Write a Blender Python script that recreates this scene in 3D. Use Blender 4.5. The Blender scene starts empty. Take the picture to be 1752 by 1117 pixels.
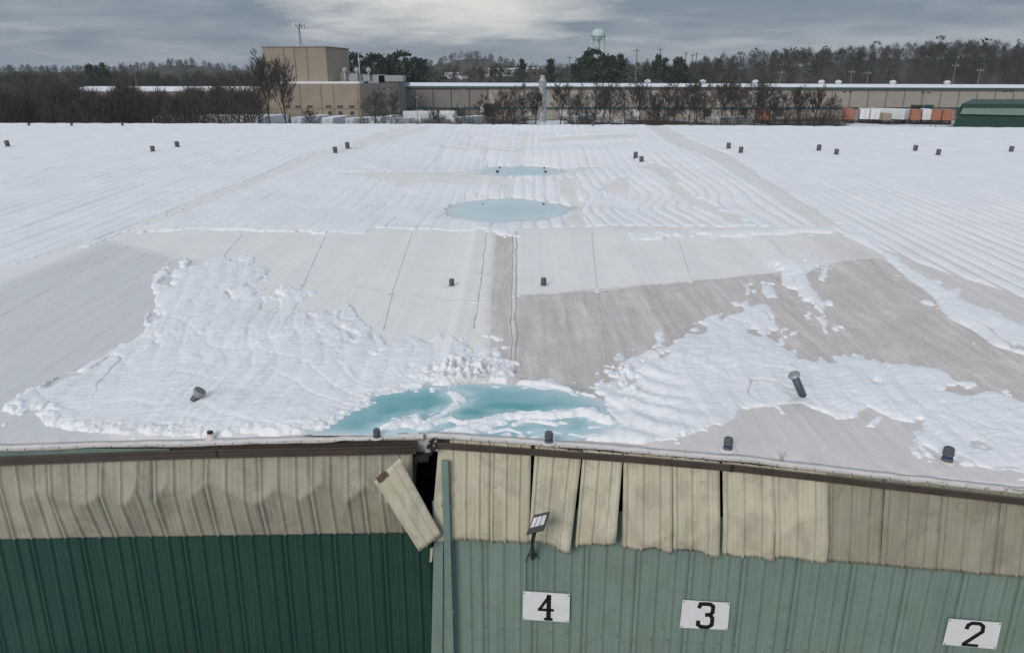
import bpy, bmesh, math, random
import numpy as np

# ------------------------------------------------------------------ camera, sky, sun, exposure
scene = bpy.context.scene
R = math.radians
CAMZ = 12.5                      # metres above the yard
FPX, PITCH = 1290.0, R(18.2)     # focal length in photo pixels, downward tilt
SP, CP = math.sin(PITCH), math.cos(PITCH)
cam = bpy.data.cameras.new('camera')
cam.sensor_width = 36.0; cam.sensor_fit = 'HORIZONTAL'
cam.lens = FPX / 1752.0 * 36.0
cam.clip_start = 0.1; cam.clip_end = 12000
cam_o = bpy.data.objects.new('camera', cam)
cam_o.location = (0, 0, CAMZ); cam_o.rotation_euler = (R(90) - PITCH, 0, 0)
scene.collection.objects.link(cam_o); scene.camera = cam_o

SUN_EL, SUN_AZ = R(27), R(208)   # soft light from behind the camera, a little to the left
world = bpy.data.worlds.new('World'); scene.world = world
world.use_nodes = True
nt = world.node_tree; nt.nodes.clear()
def wn(t, **k):
    n = nt.nodes.new(t)
    for a, v in k.items(): setattr(n, a, v)
    return n
def wmath(op, a, b=None, clamp=False):
    n = wn('ShaderNodeMath', operation=op); n.use_clamp = clamp
    for i, v in enumerate((a, b)):
        if v is None: continue
        if isinstance(v, (int, float)): n.inputs[i].default_value = v
        else: nt.links.new(v, n.inputs[i])
    return n.outputs[0]
out = wn('ShaderNodeOutputWorld')
sky = wn('ShaderNodeTexSky', sky_type='NISHITA', sun_disc=False)
sky.sun_elevation = SUN_EL; sky.sun_rotation = SUN_AZ
bg_sky = wn('ShaderNodeBackground'); bg_sky.inputs[1].default_value = 0.08
nt.links.new(sky.outputs[0], bg_sky.inputs[0])
tc = wn('ShaderNodeTexCoord'); sep = wn('ShaderNodeSeparateXYZ')
nt.links.new(tc.outputs['Generated'], sep.inputs[0])
dx, dy, dz = sep.outputs
zc = wmath('ADD', wmath('MAXIMUM', dz, 0.0), 0.11)
cxx = wmath('DIVIDE', dx, zc); cyy = wmath('DIVIDE', dy, zc)
comb = wn('ShaderNodeCombineXYZ'); nt.links.new(cxx, comb.inputs[0]); nt.links.new(cyy, comb.inputs[1])
def wnoise(scale, detail, rough, dist=0.0, off=(0, 0, 0)):
    m = wn('ShaderNodeMapping'); m.inputs['Location'].default_value = off
    nt.links.new(comb.outputs[0], m.inputs[0])
    n = wn('ShaderNodeTexNoise'); n.inputs['Scale'].default_value = scale
    n.inputs['Detail'].default_value = detail; n.inputs['Roughness'].default_value = rough
    n.inputs['Distortion'].default_value = dist
    nt.links.new(m.outputs[0], n.inputs['Vector']); return n.outputs[0]
n1 = wnoise(0.55, 7, 0.56, 0.25, (3.1, 1.7, 0))
n2 = wnoise(1.6, 6, 0.6, 0.5, (7.3, 4.1, 0))
cl = wmath('ADD', wmath('MULTIPLY', n1, 0.65), wmath('MULTIPLY', n2, 0.35))
ramp = wn('ShaderNodeValToRGB'); nt.links.new(cl, ramp.inputs[0])
e = ramp.color_ramp.elements
e[0].position = 0.40; e[0].color = (0.165, 0.208, 0.262, 1)
e[1].position = 0.61; e[1].color = (0.36, 0.395, 0.435, 1)
m_ = ramp.color_ramp.elements.new(0.50); m_.color = (0.238, 0.279, 0.328, 1)
# thin bright break in the deck ahead of the camera
gx = wmath('DIVIDE', wmath('ADD', dx, 0.085), 0.27)
gz = wmath('DIVIDE', wmath('SUBTRACT', dz, 0.092), 0.050)
r2 = wmath('ADD', wmath('MULTIPLY', gx, gx), wmath('MULTIPLY', gz, gz))
brk = wmath('SUBTRACT', wmath('ADD', 1.05, wmath('MULTIPLY', wmath('SUBTRACT', cl, 0.5), 4.5)), r2, )
brk = wmath('MULTIPLY', brk, 0.8, True)
brk = wmath('MULTIPLY', brk, wmath('GREATER_THAN', dy, 0.0))
mixb = wn('ShaderNodeMix', data_type='RGBA'); nt.links.new(brk, mixb.inputs[0])
nt.links.new(ramp.outputs[0], mixb.inputs[6]); mixb.inputs[7].default_value = (0.66, 0.645, 0.622, 1)
# overcast deck: brighter towards the zenith
cie = wmath('ADD', 0.82, wmath('MULTIPLY', wmath('MAXIMUM', dz, 0.0), 1.2))
bg_cl = wn('ShaderNodeBackground'); nt.links.new(mixb.outputs[2], bg_cl.inputs[0]); nt.links.new(cie, bg_cl.inputs[1])
mixs = wn('ShaderNodeMixShader'); mixs.inputs[0].default_value = 0.95
nt.links.new(bg_sky.outputs[0], mixs.inputs[1]); nt.links.new(bg_cl.outputs[0], mixs.inputs[2])
nt.links.new(mixs.outputs[0], out.inputs[0])

sun = bpy.data.lights.new('sun', 'SUN'); sun.energy = 1.5; sun.angle = R(25); sun.color = (1.0, 0.925, 0.86)
sun_o = bpy.data.objects.new('sun', sun); scene.collection.objects.link(sun_o)
# direction towards the sun: azimuth measured clockwise from +Y
from mathutils import Vector
sd = Vector((math.sin(SUN_AZ) * math.cos(SUN_EL), math.cos(SUN_AZ) * math.cos(SUN_EL), math.sin(SUN_EL)))
sun_o.rotation_euler = (-sd).to_track_quat('-Z', 'Y').to_euler()
scene.view_settings.view_transform = 'Standard'; scene.view_settings.look = 'None'
scene.view_settings.exposure = 0.27; scene.view_settings.gamma = 1.0
scene.view_settings.use_curve_mapping = False
scene.cycles.max_bounces = 6; scene.cycles.diffuse_bounces = 3; scene.cycles.glossy_bounces = 3
scene.cycles.use_denoising = True; scene.cycles.volume_bounces = 1

# ------------------------------------------------------------------ helpers
COL = scene.collection
rng = np.random.default_rng(7); random.seed(7)

def ray(px, py):
    u = (px - 876.0) / FPX; v = (py - 558.5) / FPX
    return np.array([u, CP - v * SP, -SP - v * CP])
def at_depth(px, py, Y):
    d = ray(px, py); t = Y / d[1]
    return (d[0] * t, Y, CAMZ + d[2] * t)
def px_per_m(Y): return FPX / (Y * 0.957)

def smooth(a, b, x):
    t = np.clip((x - a) / (b - a), 0, 1); return t * t * (3 - 2 * t)
def hash2(ix, iy, seed):
    h = (ix.astype(np.int64) * 374761393 + iy.astype(np.int64) * 668265263 + seed * 974634777) & 0x7fffffff
    h = ((h ^ (h >> 13)) * 1274126177) & 0x7fffffff
    return ((h ^ (h >> 16)) & 0xffff) / 65535.0
def noise(x, y, seed=0):
    ix = np.floor(x); iy = np.floor(y); fx = x - ix; fy = y - iy
    fx = fx * fx * fx * (fx * (fx * 6 - 15) + 10); fy = fy * fy * fy * (fy * (fy * 6 - 15) + 10)
    ix = ix.astype(np.int64); iy = iy.astype(np.int64)
    a = hash2(ix, iy, seed); b = hash2(ix + 1, iy, seed); c = hash2(ix, iy + 1, seed); d = hash2(ix + 1, iy + 1, seed)
    return (a + (b - a) * fx) * (1 - fy) + (c + (d - c) * fx) * fy - 0.5      # -0.5 .. 0.5
def fbm(x, y, seed=0, oct=4, gain=0.5):
    s = 0.0; a = 1.0
    for i in range(oct):
        s = s + a * noise(x * 2 ** i + 17.3 * i, y * 2 ** i - 9.1 * i, seed + i); a *= gain
    return s
def poly_sd(x, y, poly):
    """signed distance, positive inside; far points get a coarse negative value"""
    poly = np.asarray(poly, float); shp = x.shape; x = x.ravel(); y = y.ravel()
    res = np.full(x.shape, -9.0)
    b0 = poly.min(0) - 1.2; b1 = poly.max(0) + 1.2
    sel = np.nonzero((x > b0[0]) & (x < b1[0]) & (y > b0[1]) & (y < b1[1]))[0]
    if len(sel) == 0: return res.reshape(shp)
    X = x[sel]; Y = y[sel]; d = np.full(X.shape, 1e9); ins = np.zeros(X.shape, bool)
    for i in range(len(poly)):
        ax, ay = poly[i]; bx, by = poly[(i + 1) % len(poly)]
        ex, ey = bx - ax, by - ay; L = ex * ex + ey * ey + 1e-12
        t = np.clip(((X - ax) * ex + (Y - ay) * ey) / L, 0, 1)
        d = np.minimum(d, (X - ax - t * ex) ** 2 + (Y - ay - t * ey) ** 2)
        if ay != by:
            c = ((ay > Y) != (by > Y)) & (X < (bx - ax) * (Y - ay) / (by - ay) + ax)
            ins ^= c
    d = np.sqrt(d); res[sel] = np.where(ins, d, -d)
    return res.reshape(shp)
def line_d(x, y, pts):
    shp = x.shape; x = x.ravel(); y = y.ravel(); pts = np.asarray(pts, float)
    res = np.full(x.shape, 9.0)
    b0 = pts.min(0) - 1.0; b1 = pts.max(0) + 1.0
    sel = np.nonzero((x > b0[0]) & (x < b1[0]) & (y > b0[1]) & (y < b1[1]))[0]
    if len(sel):
        X = x[sel]; Y = y[sel]; d = np.full(X.shape, 1e9)
        for (ax, ay), (bx, by) in zip(pts[:-1], pts[1:]):
            ex, ey = bx - ax, by - ay; L = ex * ex + ey * ey + 1e-12
            t = np.clip(((X - ax) * ex + (Y - ay) * ey) / L, 0, 1)
            d = np.minimum(d, (X - ax - t * ex) ** 2 + (Y - ay - t * ey) ** 2)
        res[sel] = np.sqrt(d)
    return res.reshape(shp)

def np_mesh(name, verts, faces, smooth_=True, attrs=None):
    """verts (n,3), faces (m,3|4) numpy -> mesh"""
    me = bpy.data.meshes.new(name)
    verts = np.ascontiguousarray(verts, dtype=np.float32); faces = np.ascontiguousarray(faces, dtype=np.int32)
    k = faces.shape[1]
    me.vertices.add(len(verts)); me.vertices.foreach_set('co', verts.ravel())
    me.loops.add(faces.size); me.loops.foreach_set('vertex_index', faces.ravel())
    me.polygons.add(len(faces)); me.polygons.foreach_set('loop_start', np.arange(0, faces.size, k, dtype=np.int32))
    me.polygons.foreach_set('loop_total', np.full(len(faces), k, dtype=np.int32))
    me.update(calc_edges=True)
    if smooth_: me.polygons.foreach_set('use_smooth', np.ones(len(faces), dtype=bool))
    for n, a in (attrs or {}).items():
        at = me.attributes.new(n, 'FLOAT', 'POINT'); at.data.foreach_set('value', np.ascontiguousarray(a, dtype=np.float32).ravel())
    return me
def grid_faces(nr, nc):
    i = np.arange(nr * nc).reshape(nr, nc)
    return np.stack([i[:-1, :-1], i[:-1, 1:], i[1:, 1:], i[1:, :-1]], -1).reshape(-1, 4)
def compact(verts, faces, attrs):
    used = np.unique(faces); m = np.full(len(verts), -1, np.int64); m[used] = np.arange(len(used))
    return verts[used], m[faces], {k: v.ravel()[used] for k, v in attrs.items()}

def link(name, me, mat=None, parent=None):
    o = bpy.data.objects.new(name, me)
    COL.objects.link(o)
    if mat is not None and me is not None and not me.materials: me.materials.append(mat)
    if parent is not None: o.parent = parent
    return o
def tag(o, label=None, cat=None, group=None, kind=None):
    if label: o['label'] = label
    if cat: o['category'] = cat
    if group: o['group'] = group
    if kind: o['kind'] = kind
    return o
def thing(name, label, cat, loc=(0, 0, 0), rz=0.0, group=None):
    o = bpy.data.objects.new(name, None); COL.objects.link(o)
    o.location = loc; o.rotation_euler = (0, 0, rz); o.empty_display_size = 0.3
    return tag(o, label, cat, group)
class MB:
    """collects boxes, tubes, prisms, then builds one mesh"""
    def __init__(s): s.v = []; s.f = []
    def add(s, vs, fs):
        b = len(s.v); s.v += [tuple(v) for v in vs]; s.f += [tuple(b + i for i in f) for f in fs]; return s
    def box(s, x0, x1, y0, y1, z0, z1):
        return s.add([(x0,y0,z0),(x1,y0,z0),(x1,y1,z0),(x0,y1,z0),(x0,y0,z1),(x1,y0,z1),(x1,y1,z1),(x0,y1,z1)],
                     [(0,3,2,1),(4,5,6,7),(0,1,5,4),(1,2,6,5),(2,3,7,6),(3,0,4,7)])
    def tube(s, p0, p1, r0, r1, n=8, caps=True):
        p0 = Vector(p0); p1 = Vector(p1); d = (p1 - p0).normalized()
        a = d.orthogonal().normalized(); b = d.cross(a)
        vs = []
        for p, r in ((p0, r0), (p1, r1)):
            for i in range(n):
                t = 2 * math.pi * i / n; vs.append(p + a * (r * math.cos(t)) + b * (r * math.sin(t)))
        fs = [(i, (i + 1) % n, n + (i + 1) % n, n + i) for i in range(n)]
        if caps: fs += [tuple(range(n))[::-1], tuple(range(n, 2 * n))]
        return s.add(vs, fs)
    def lathe(s, prof, n=14, c=(0, 0, 0)):
        vs = []
        for r, z in prof:
            for i in range(n):
                t = 2 * math.pi * i / n; vs.append((c[0] + r * math.cos(t), c[1] + r * math.sin(t), c[2] + z))
        fs = []
        for k in range(len(prof) - 1):
            for i in range(n):
                j = (i + 1) % n; fs.append((k * n + i, k * n + j, (k + 1) * n + j, (k + 1) * n + i))
        fs += [tuple(range(n))[::-1], tuple((len(prof) - 1) * n + i for i in range(n))]
        return s.add(vs, fs)
    def build(s, name, mat, parent=None, smooth_=False, bevel=0.0):
        me = bpy.data.meshes.new(name); me.from_pydata(s.v, [], s.f); me.update()
        if smooth_: me.polygons.foreach_set('use_smooth', [True] * len(me.polygons))
        o = link(name, me, mat, parent)
        if bevel:
            b = o.modifiers.new('bevel', 'BEVEL'); b.width = bevel; b.segments = 2; b.limit_method = 'ANGLE'
        return o
def copy_tree(o, parent=None):
    c = o.copy(); COL.objects.link(c)
    if parent is not None: c.parent = parent
    for ch in o.children: copy_tree(ch, c)
    return c

# ------------------------------------------------------------------ materials
class NT:
    def __init__(s, name):
        s.m = bpy.data.materials.new(name); s.m.use_nodes = True; s.t = s.m.node_tree
        s.b = s.t.nodes['Principled BSDF']; s.out = s.t.nodes['Material Output']
    def n(s, t, **k):
        x = s.t.nodes.new(t)
        for a, v in k.items(): setattr(x, a, v)
        return x
    def l(s, a, b): s.t.links.new(a, b)
    def coord(s, scale=(1, 1, 1), obj=True):
        if obj:
            t = s.n('ShaderNodeTexCoord').outputs['Object']
        else:
            t = s.n('ShaderNodeNewGeometry').outputs['Position']
        m = s.n('ShaderNodeMapping'); m.inputs['Scale'].default_value = scale; s.l(t, m.inputs[0]); return m.outputs[0]
    def noise(s, vec, scale, detail=4, rough=0.55, dist=0.0):
        x = s.n('ShaderNodeTexNoise'); x.inputs['Scale'].default_value = scale; x.inputs['Detail'].default_value = detail
        x.inputs['Roughness'].default_value = rough; x.inputs['Distortion'].default_value = dist
        s.l(vec, x.inputs['Vector']); return x.outputs[0]
    def ramp(s, fac, stops):
        r = s.n('ShaderNodeValToRGB'); s.l(fac, r.inputs[0]); e = r.color_ramp.elements
        while len(e) < len(stops): e.new(0.5)
        for i, (p, c) in enumerate(stops):
            e[i].position = p; e[i].color = (c, c, c, 1) if isinstance(c, (int, float)) else (*c, 1)
        return r.outputs[0]
    def mix(s, f, a, b, mode='MIX'):
        x = s.n('ShaderNodeMix', data_type='RGBA', blend_type=mode)
        for i, v in ((0, f), (6, a), (7, b)):
            if isinstance(v, (int, float)): x.inputs[i].default_value = v if i == 0 else (v, v, v, 1)
            elif isinstance(v, tuple): x.inputs[i].default_value = (*v, 1)
            else: s.l(v, x.inputs[i])
        return x.outputs[2]
    def math(s, op, a, b=0.0, clamp=False):
        x = s.n('ShaderNodeMath', operation=op); x.use_clamp = clamp
        for i, v in enumerate((a, b)):
            if isinstance(v, (int, float)): x.inputs[i].default_value = v
            else: s.l(v, x.inputs[i])
        return x.outputs[0]
    def attr(s, name): return s.n('ShaderNodeAttribute', attribute_name=name).outputs['Fac']
    def bump(s, h, strength=0.3, dist=0.02):
        b = s.n('ShaderNodeBump'); b.inputs['Strength'].default_value = strength; b.inputs['Distance'].default_value = dist
        s.l(h, b.inputs['Height']); s.l(b.outputs[0], s.b.inputs['Normal'])
    def col(s, c):
        if isinstance(c, tuple): s.b.inputs['Base Color'].default_value = (*c, 1)
        else: s.l(c, s.b.inputs['Base Color'])
    def done(s, rough=0.6, metal=0.0, spec=0.4):
        s.b.inputs['Roughness'].default_value = rough; s.b.inputs['Metallic'].default_value = metal
        s.b.inputs['Specular IOR Level'].default_value = spec
        return s.m
def plain(name, c, rough=0.6, metal=0.0, var=0.15, scale=3.0, spec=0.4):
    k = NT(name); v = k.coord(obj=False)
    f = k.noise(v, scale, 5, 0.6)
    lo = tuple(x * (1 - var) for x in c); hi = tuple(min(1, x * (1 + var)) for x in c)
    k.col(k.ramp(f, [(0.3, lo), (0.7, hi)])); return k.done(rough, metal, spec)
M = {}
def mat_snow():
    k = NT('snow'); v = k.coord(obj=False)
    n = k.noise(v, 0.5, 5, 0.6); g = k.noise(v, 14.0, 4, 0.6); d = k.attr('crevice_tint')
    c = k.ramp(n, [(0.3, (0.785, 0.78, 0.785)), (0.7, (0.855, 0.85, 0.852))])
    c = k.mix(k.math('MULTIPLY', d, k.ramp(g, [(0.35, 0.25), (0.7, 1.0)]), True), c, (0.36, 0.335, 0.305))  # crevices and cracks tinted grey-brown
    k.col(c)
    k.bump(k.math('ADD', k.noise(v, 30.0, 3, 0.6), k.noise(v, 7.0, 3, 0.5)), 0.15, 0.03)
    k.b.inputs['Subsurface Weight'].default_value = 0.0
    return k.done(0.75, 0, 0.25)
M['snow'] = mat_snow()
def mat_membrane():
    k = NT('roof_membrane'); v = k.coord(obj=False)
    dirt = k.attr('dirt'); grey = k.attr('grey'); wet = k.attr('wet')
    st = k.coord((2.2, 0.22, 1), obj=False); sw = k.coord((0.5, 2.4, 1), obj=False)
    n1_ = k.noise(v, 0.9, 6, 0.65, 0.6); n2_ = k.noise(st, 1.6, 6, 0.65, 0.4); n3_ = k.noise(v, 9.0, 5, 0.7); n4_ = k.noise(sw, 1.3, 6, 0.68, 0.5)
    clean = k.ramp(n1_, [(0.3, (0.815, 0.765, 0.72)), (0.7, (0.865, 0.825, 0.785))])
    greyc = k.ramp(n2_, [(0.3, (0.62, 0.605, 0.595)), (0.7, (0.70, 0.688, 0.672))])
    mixn = k.math('ADD', k.math('MULTIPLY', n2_, 0.42), k.math('ADD', k.math('MULTIPLY', n3_, 0.28), k.math('MULTIPLY', n1_, 0.30)))
    dirtc = k.ramp(mixn, [(0.38, (0.47, 0.41, 0.375)), (0.50, (0.585, 0.518, 0.478)), (0.62, (0.74, 0.675, 0.63))])
    dk = k.math('ADD', dirt, k.math('MULTIPLY', k.math('SUBTRACT', n1_, 0.5), k.math('MULTIPLY', dirt, 0.9)), True)
    c = k.mix(grey, clean, greyc); c = k.mix(dk, c, dirtc)
    c = k.mix(k.math('MULTIPLY', k.ramp(n3_, [(0.55, 0.0), (0.8, 1.0)]), 0.16), c, (0.36, 0.33, 0.30))
    c = k.mix(k.math('MULTIPLY', wet, 0.5), c, (0.30, 0.34, 0.35))
    k.col(c); k.bump(k.math('ADD', n2_, k.math('MULTIPLY', n3_, 0.35)), 0.25, 0.03)
    r = k.ramp(n1_, [(0.3, 0.42), (0.7, 0.62)]); k.l(r, k.b.inputs['Roughness'])
    k.b.inputs['Specular IOR Level'].default_value = 0.4
    return k.m
M['membrane'] = mat_membrane()
def mat_water(name, stops, rough):
    k = NT(name); v = k.coord(obj=False); dep = k.attr('depth'); sl = k.attr('slush')
    n = k.noise(v, 1.3, 5, 0.6, 0.8); n2_ = k.noise(v, 5.0, 5, 0.65, 0.5)
    f = k.math('ADD', dep, k.math('MULTIPLY', k.math('SUBTRACT', n, 0.5), 0.5), True)
    c = k.ramp(f, stops)
    s = k.math('MULTIPLY', sl, k.ramp(n2_, [(0.25, 0.35), (0.7, 1.0)]), True)
    c = k.mix(s, c, (0.66, 0.76, 0.78)); k.col(c)
    k.bump(k.noise(v, 6.0, 3, 0.5), 0.04, 0.02)
    k.l(k.math('ADD', rough, k.math('MULTIPLY', s, 0.35)), k.b.inputs['Roughness'])
    k.b.inputs['IOR'].default_value = 1.33; k.b.inputs['Specular IOR Level'].default_value = 0.4
    return k.m
M['water'] = mat_water('meltwater', [(0.0, (0.62, 0.66, 0.665)), (0.22, (0.48, 0.60, 0.62)), (0.55, (0.30, 0.505, 0.53)), (1.0, (0.12, 0.365, 0.375))], 0.12)
M['ice'] = mat_water('thin_ice', [(0.0, (0.56, 0.58, 0.58)), (0.25, (0.58, 0.66, 0.67)), (0.65, (0.53, 0.65, 0.665)), (1.0, (0.46, 0.61, 0.63))], 0.28)
def mat_siding(name, light, mid, dark, algae, alg_amt, blotch=0.0):
    k = NT(name); v = k.coord((1, 1, 1), obj=False)
    st = k.coord((5.0, 5.0, 0.45), obj=False); st2 = k.coord((18.0, 18.0, 0.7), obj=False)
    a = k.noise(st, 1.0, 6, 0.65, 0.3); b = k.noise(v, 1.1, 5, 0.6, 0.3); c2 = k.noise(st2, 1.0, 5, 0.7); sp = k.noise(v, 38.0, 4, 0.7)
    f = k.math('ADD', k.math('MULTIPLY', a, 0.42), k.math('ADD', k.math('MULTIPLY', b, 0.43), k.math('MULTIPLY', c2, 0.15)))
    col = k.ramp(f, [(0.36, dark), (0.5, mid), (0.62, light)])
    col = k.mix(k.math('MULTIPLY', k.ramp(b, [(0.45, 0.0), (0.68, 1.0)]), alg_amt), col, algae)
    col = k.mix(k.math('MULTIPLY', k.ramp(c2, [(0.56, 0.0), (0.74, 1.0)]), 0.16), col, tuple(x * 0.5 for x in dark))
    col = k.mix(k.math('MULTIPLY', k.ramp(sp, [(0.62, 0.0), (0.72, 1.0)]), 0.35), col, tuple(x * 0.62 for x in dark))
    if blotch:
        bl = k.noise(k.coord((1.0, 1.0, 0.8), obj=False), 1.7, 6, 0.62, 1.2)
        col = k.mix(k.math('MULTIPLY', k.ramp(bl, [(0.545, 0.0), (0.575, 1.0)]), blotch), col, tuple(x * 0.62 for x in mid))
        col = k.mix(k.math('MULTIPLY', k.ramp(bl, [(0.36, 1.0), (0.42, 0.0)]), blotch * 0.6), col, tuple(min(1, x * 1.12) for x in light))
    k.col(col); k.bump(sp, 0.06, 0.01)
    return k.done(0.62, 0.0, 0.3)
M['beige'] = mat_siding('beige_siding', (0.62, 0.585, 0.46), (0.545, 0.515, 0.40), (0.44, 0.415, 0.32), (0.36, 0.37, 0.22), 0.35, 0.38)
M['beige_dull'] = mat_siding('weathered_beige_siding', (0.43, 0.405, 0.32), (0.355, 0.335, 0.265), (0.275, 0.262, 0.205), (0.23, 0.25, 0.16), 0.5, 0.35)
M['dgreen'] = mat_siding('dark_green_siding', (0.022, 0.070, 0.055), (0.018, 0.058, 0.046), (0.014, 0.046, 0.037), (0.016, 0.05, 0.028), 0.35)
M['lgreen'] = mat_siding('pale_green_siding', (0.225, 0.305, 0.275), (0.192, 0.268, 0.240), (0.155, 0.222, 0.198), (0.15, 0.22, 0.13), 0.5, 0.18)
M['spout'] = plain('pale_green_metal', (0.17, 0.245, 0.215), 0.5)
M['brown'] = plain('brown_gutter_paint', (0.075, 0.060, 0.050), 0.4, 0.0, 0.25, 2.0)
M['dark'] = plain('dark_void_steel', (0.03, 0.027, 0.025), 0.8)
M['rust'] = plain('rusty_steel', (0.12, 0.07, 0.045), 0.8, 0, 0.35, 6)
M['lip'] = plain('edge_flashing', (0.60, 0.56, 0.52), 0.55, 0, 0.12, 4)
M['ventgrey'] = plain('vent_plastic_grey', (0.085, 0.092, 0.10), 0.55)
M['ventblue'] = plain('vent_band_blue', (0.02, 0.04, 0.13), 0.5)
M['pipegrey'] = plain('pipe_metal', (0.30, 0.32, 0.33), 0.45, 0.3)
M['pipedark'] = plain('pipe_dark_paint', (0.065, 0.09, 0.105), 0.45)
M['lampmetal'] = plain('lamp_black_metal', (0.022, 0.022, 0.02), 0.5)
M['lens'] = plain('lamp_lens', (0.55, 0.55, 0.57), 0.15)
M['signwhite'] = plain('sign_white', (0.72, 0.725, 0.74), 0.5, 0, 0.05, 8)
M['signblack'] = plain('sign_black', (0.012, 0.012, 0.013), 0.5)
M['tan'] = plain('tan_precast', (0.29, 0.245, 0.19), 0.8, 0, 0.08, 0.2)
M['tanseam'] = plain('tan_joint', (0.20, 0.155, 0.12), 0.8)
M['greywall'] = plain('grey_metal_wall', (0.20, 0.185, 0.17), 0.7, 0, 0.08, 0.2)
M['tanwall'] = plain('tan_metal_wall', (0.33, 0.30, 0.265), 0.7, 0, 0.08, 0.2)
M['greentrim'] = plain('green_trim', (0.05, 0.085, 0.075), 0.6)
M['roofsnow'] = plain('roof_snow', (0.79, 0.79, 0.80), 0.8, 0, 0.03, 0.3)
M['glassdark'] = plain('dark_glass', (0.05, 0.06, 0.065), 0.15)
M['trailwhite'] = plain('trailer_white', (0.66, 0.68, 0.70), 0.5, 0, 0.08, 0.4)
M['trailorange'] = plain('trailer_orange', (0.30, 0.11, 0.06), 0.5, 0, 0.1, 0.4)
M['traildark'] = plain('chassis_dark', (0.03, 0.03, 0.032), 0.7)
M['towerpaint'] = plain('tower_pale_green', (0.44, 0.56, 0.55), 0.5, 0, 0.06, 0.2)
M['steel'] = plain('galvanised_steel', (0.30, 0.31, 0.32), 0.5, 0.3)
M['polewood'] = plain('pole_wood', (0.14, 0.12, 0.105), 0.8)
M['silver'] = plain('silo_metal', (0.33, 0.335, 0.34), 0.55, 0.2, 0.3, 1.0)
M['bark'] = plain('bark_brown', (0.055, 0.046, 0.039), 0.9, 0, 0.3, 1.5)
M['twig'] = plain('twig_brown', (0.060, 0.049, 0.041), 0.9, 0, 0.3, 0.7)
M['twiggrey'] = plain('twig_grey', (0.060, 0.054, 0.046), 0.9, 0, 0.3, 0.7)
M['needle'] = plain('needle_green', (0.020, 0.036, 0.021), 0.8, 0, 0.35, 1.2)
M['brush'] = plain('brush_brown', (0.058, 0.045, 0.034), 0.9, 0, 0.35, 0.4)
M['leafyellow'] = plain('dry_leaf_tan', (0.24, 0.17, 0.085), 0.9, 0, 0.25, 1)

# ------------------------------------------------------------------ the collapsed roof (heights are relative to the camera, CAMZ added at the end)
_EXY = [(-70, 11.4), (-14, 11.75), (-9.4, 11.85), (-4, 11.98), (-1.62, 12.04), (-1.42, 11.78), (1.5, 11.5), (8.7, 10.78), (14, 10.55), (70, 10.2)]
_EXZ = [(-70, -6.15), (-14, -6.15), (-9.4, -6.12), (-4.9, -6.05), (-1.62, -5.98), (-1.42, -5.83), (-0.16, -5.865), (1.23, -5.91), (3.93, -6.02), (6.0, -6.19), (8.7, -6.39), (14, -6.5), (70, -6.5)]
EX, EYV = [p[0] for p in _EXY], [p[1] for p in _EXY]
EXZ, EZV = [p[0] for p in _EXZ], [p[1] for p in _EXZ]
def edge_y(x): return np.interp(x, EX, EYV)
def edge_z(x): return np.interp(x, EXZ, EZV)
YAW = 0.0225
def ridge_y(x): return 72.0 - YAW * x
def ridge_z(x): return np.interp(x, [-70, 0, 12, 50, 70], [-4.02, -4.06, -4.10, -4.34, -4.45])
CY = [11, 14.4, 20, 25, 30.2, 33.2, 36.5, 40.0, 44.7, 46.9, 50, 53.0, 57.0, 60.5, 65.5, 68, 72, 80]
CZ = [-5.95, -5.955, -5.935, -5.92, -5.87, -6.07, -6.34, -6.05, -5.64, -5.76, -6.0, -5.74, -5.16, -5.22, -4.66, -4.62, -4.10, -4.0]
LBY, LBX = [11, 22.8, 27.5, 53, 72, 80], [-17, -16, -15, -12.5, -8.6, -7]
RBY, RBX = [11, 16.4, 29.4, 45, 72, 80], [11.8, 12.0, 12.5, 12.9, 12.6, 12.5]
cy_f = np.arange(10, 82, 0.1)
cz_f = np.interp(cy_f, CY, CZ); ker = np.hanning(13); ker /= ker.sum()
cz_f = np.convolve(np.pad(cz_f, 6, mode='edge'), ker, mode='valid')
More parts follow.
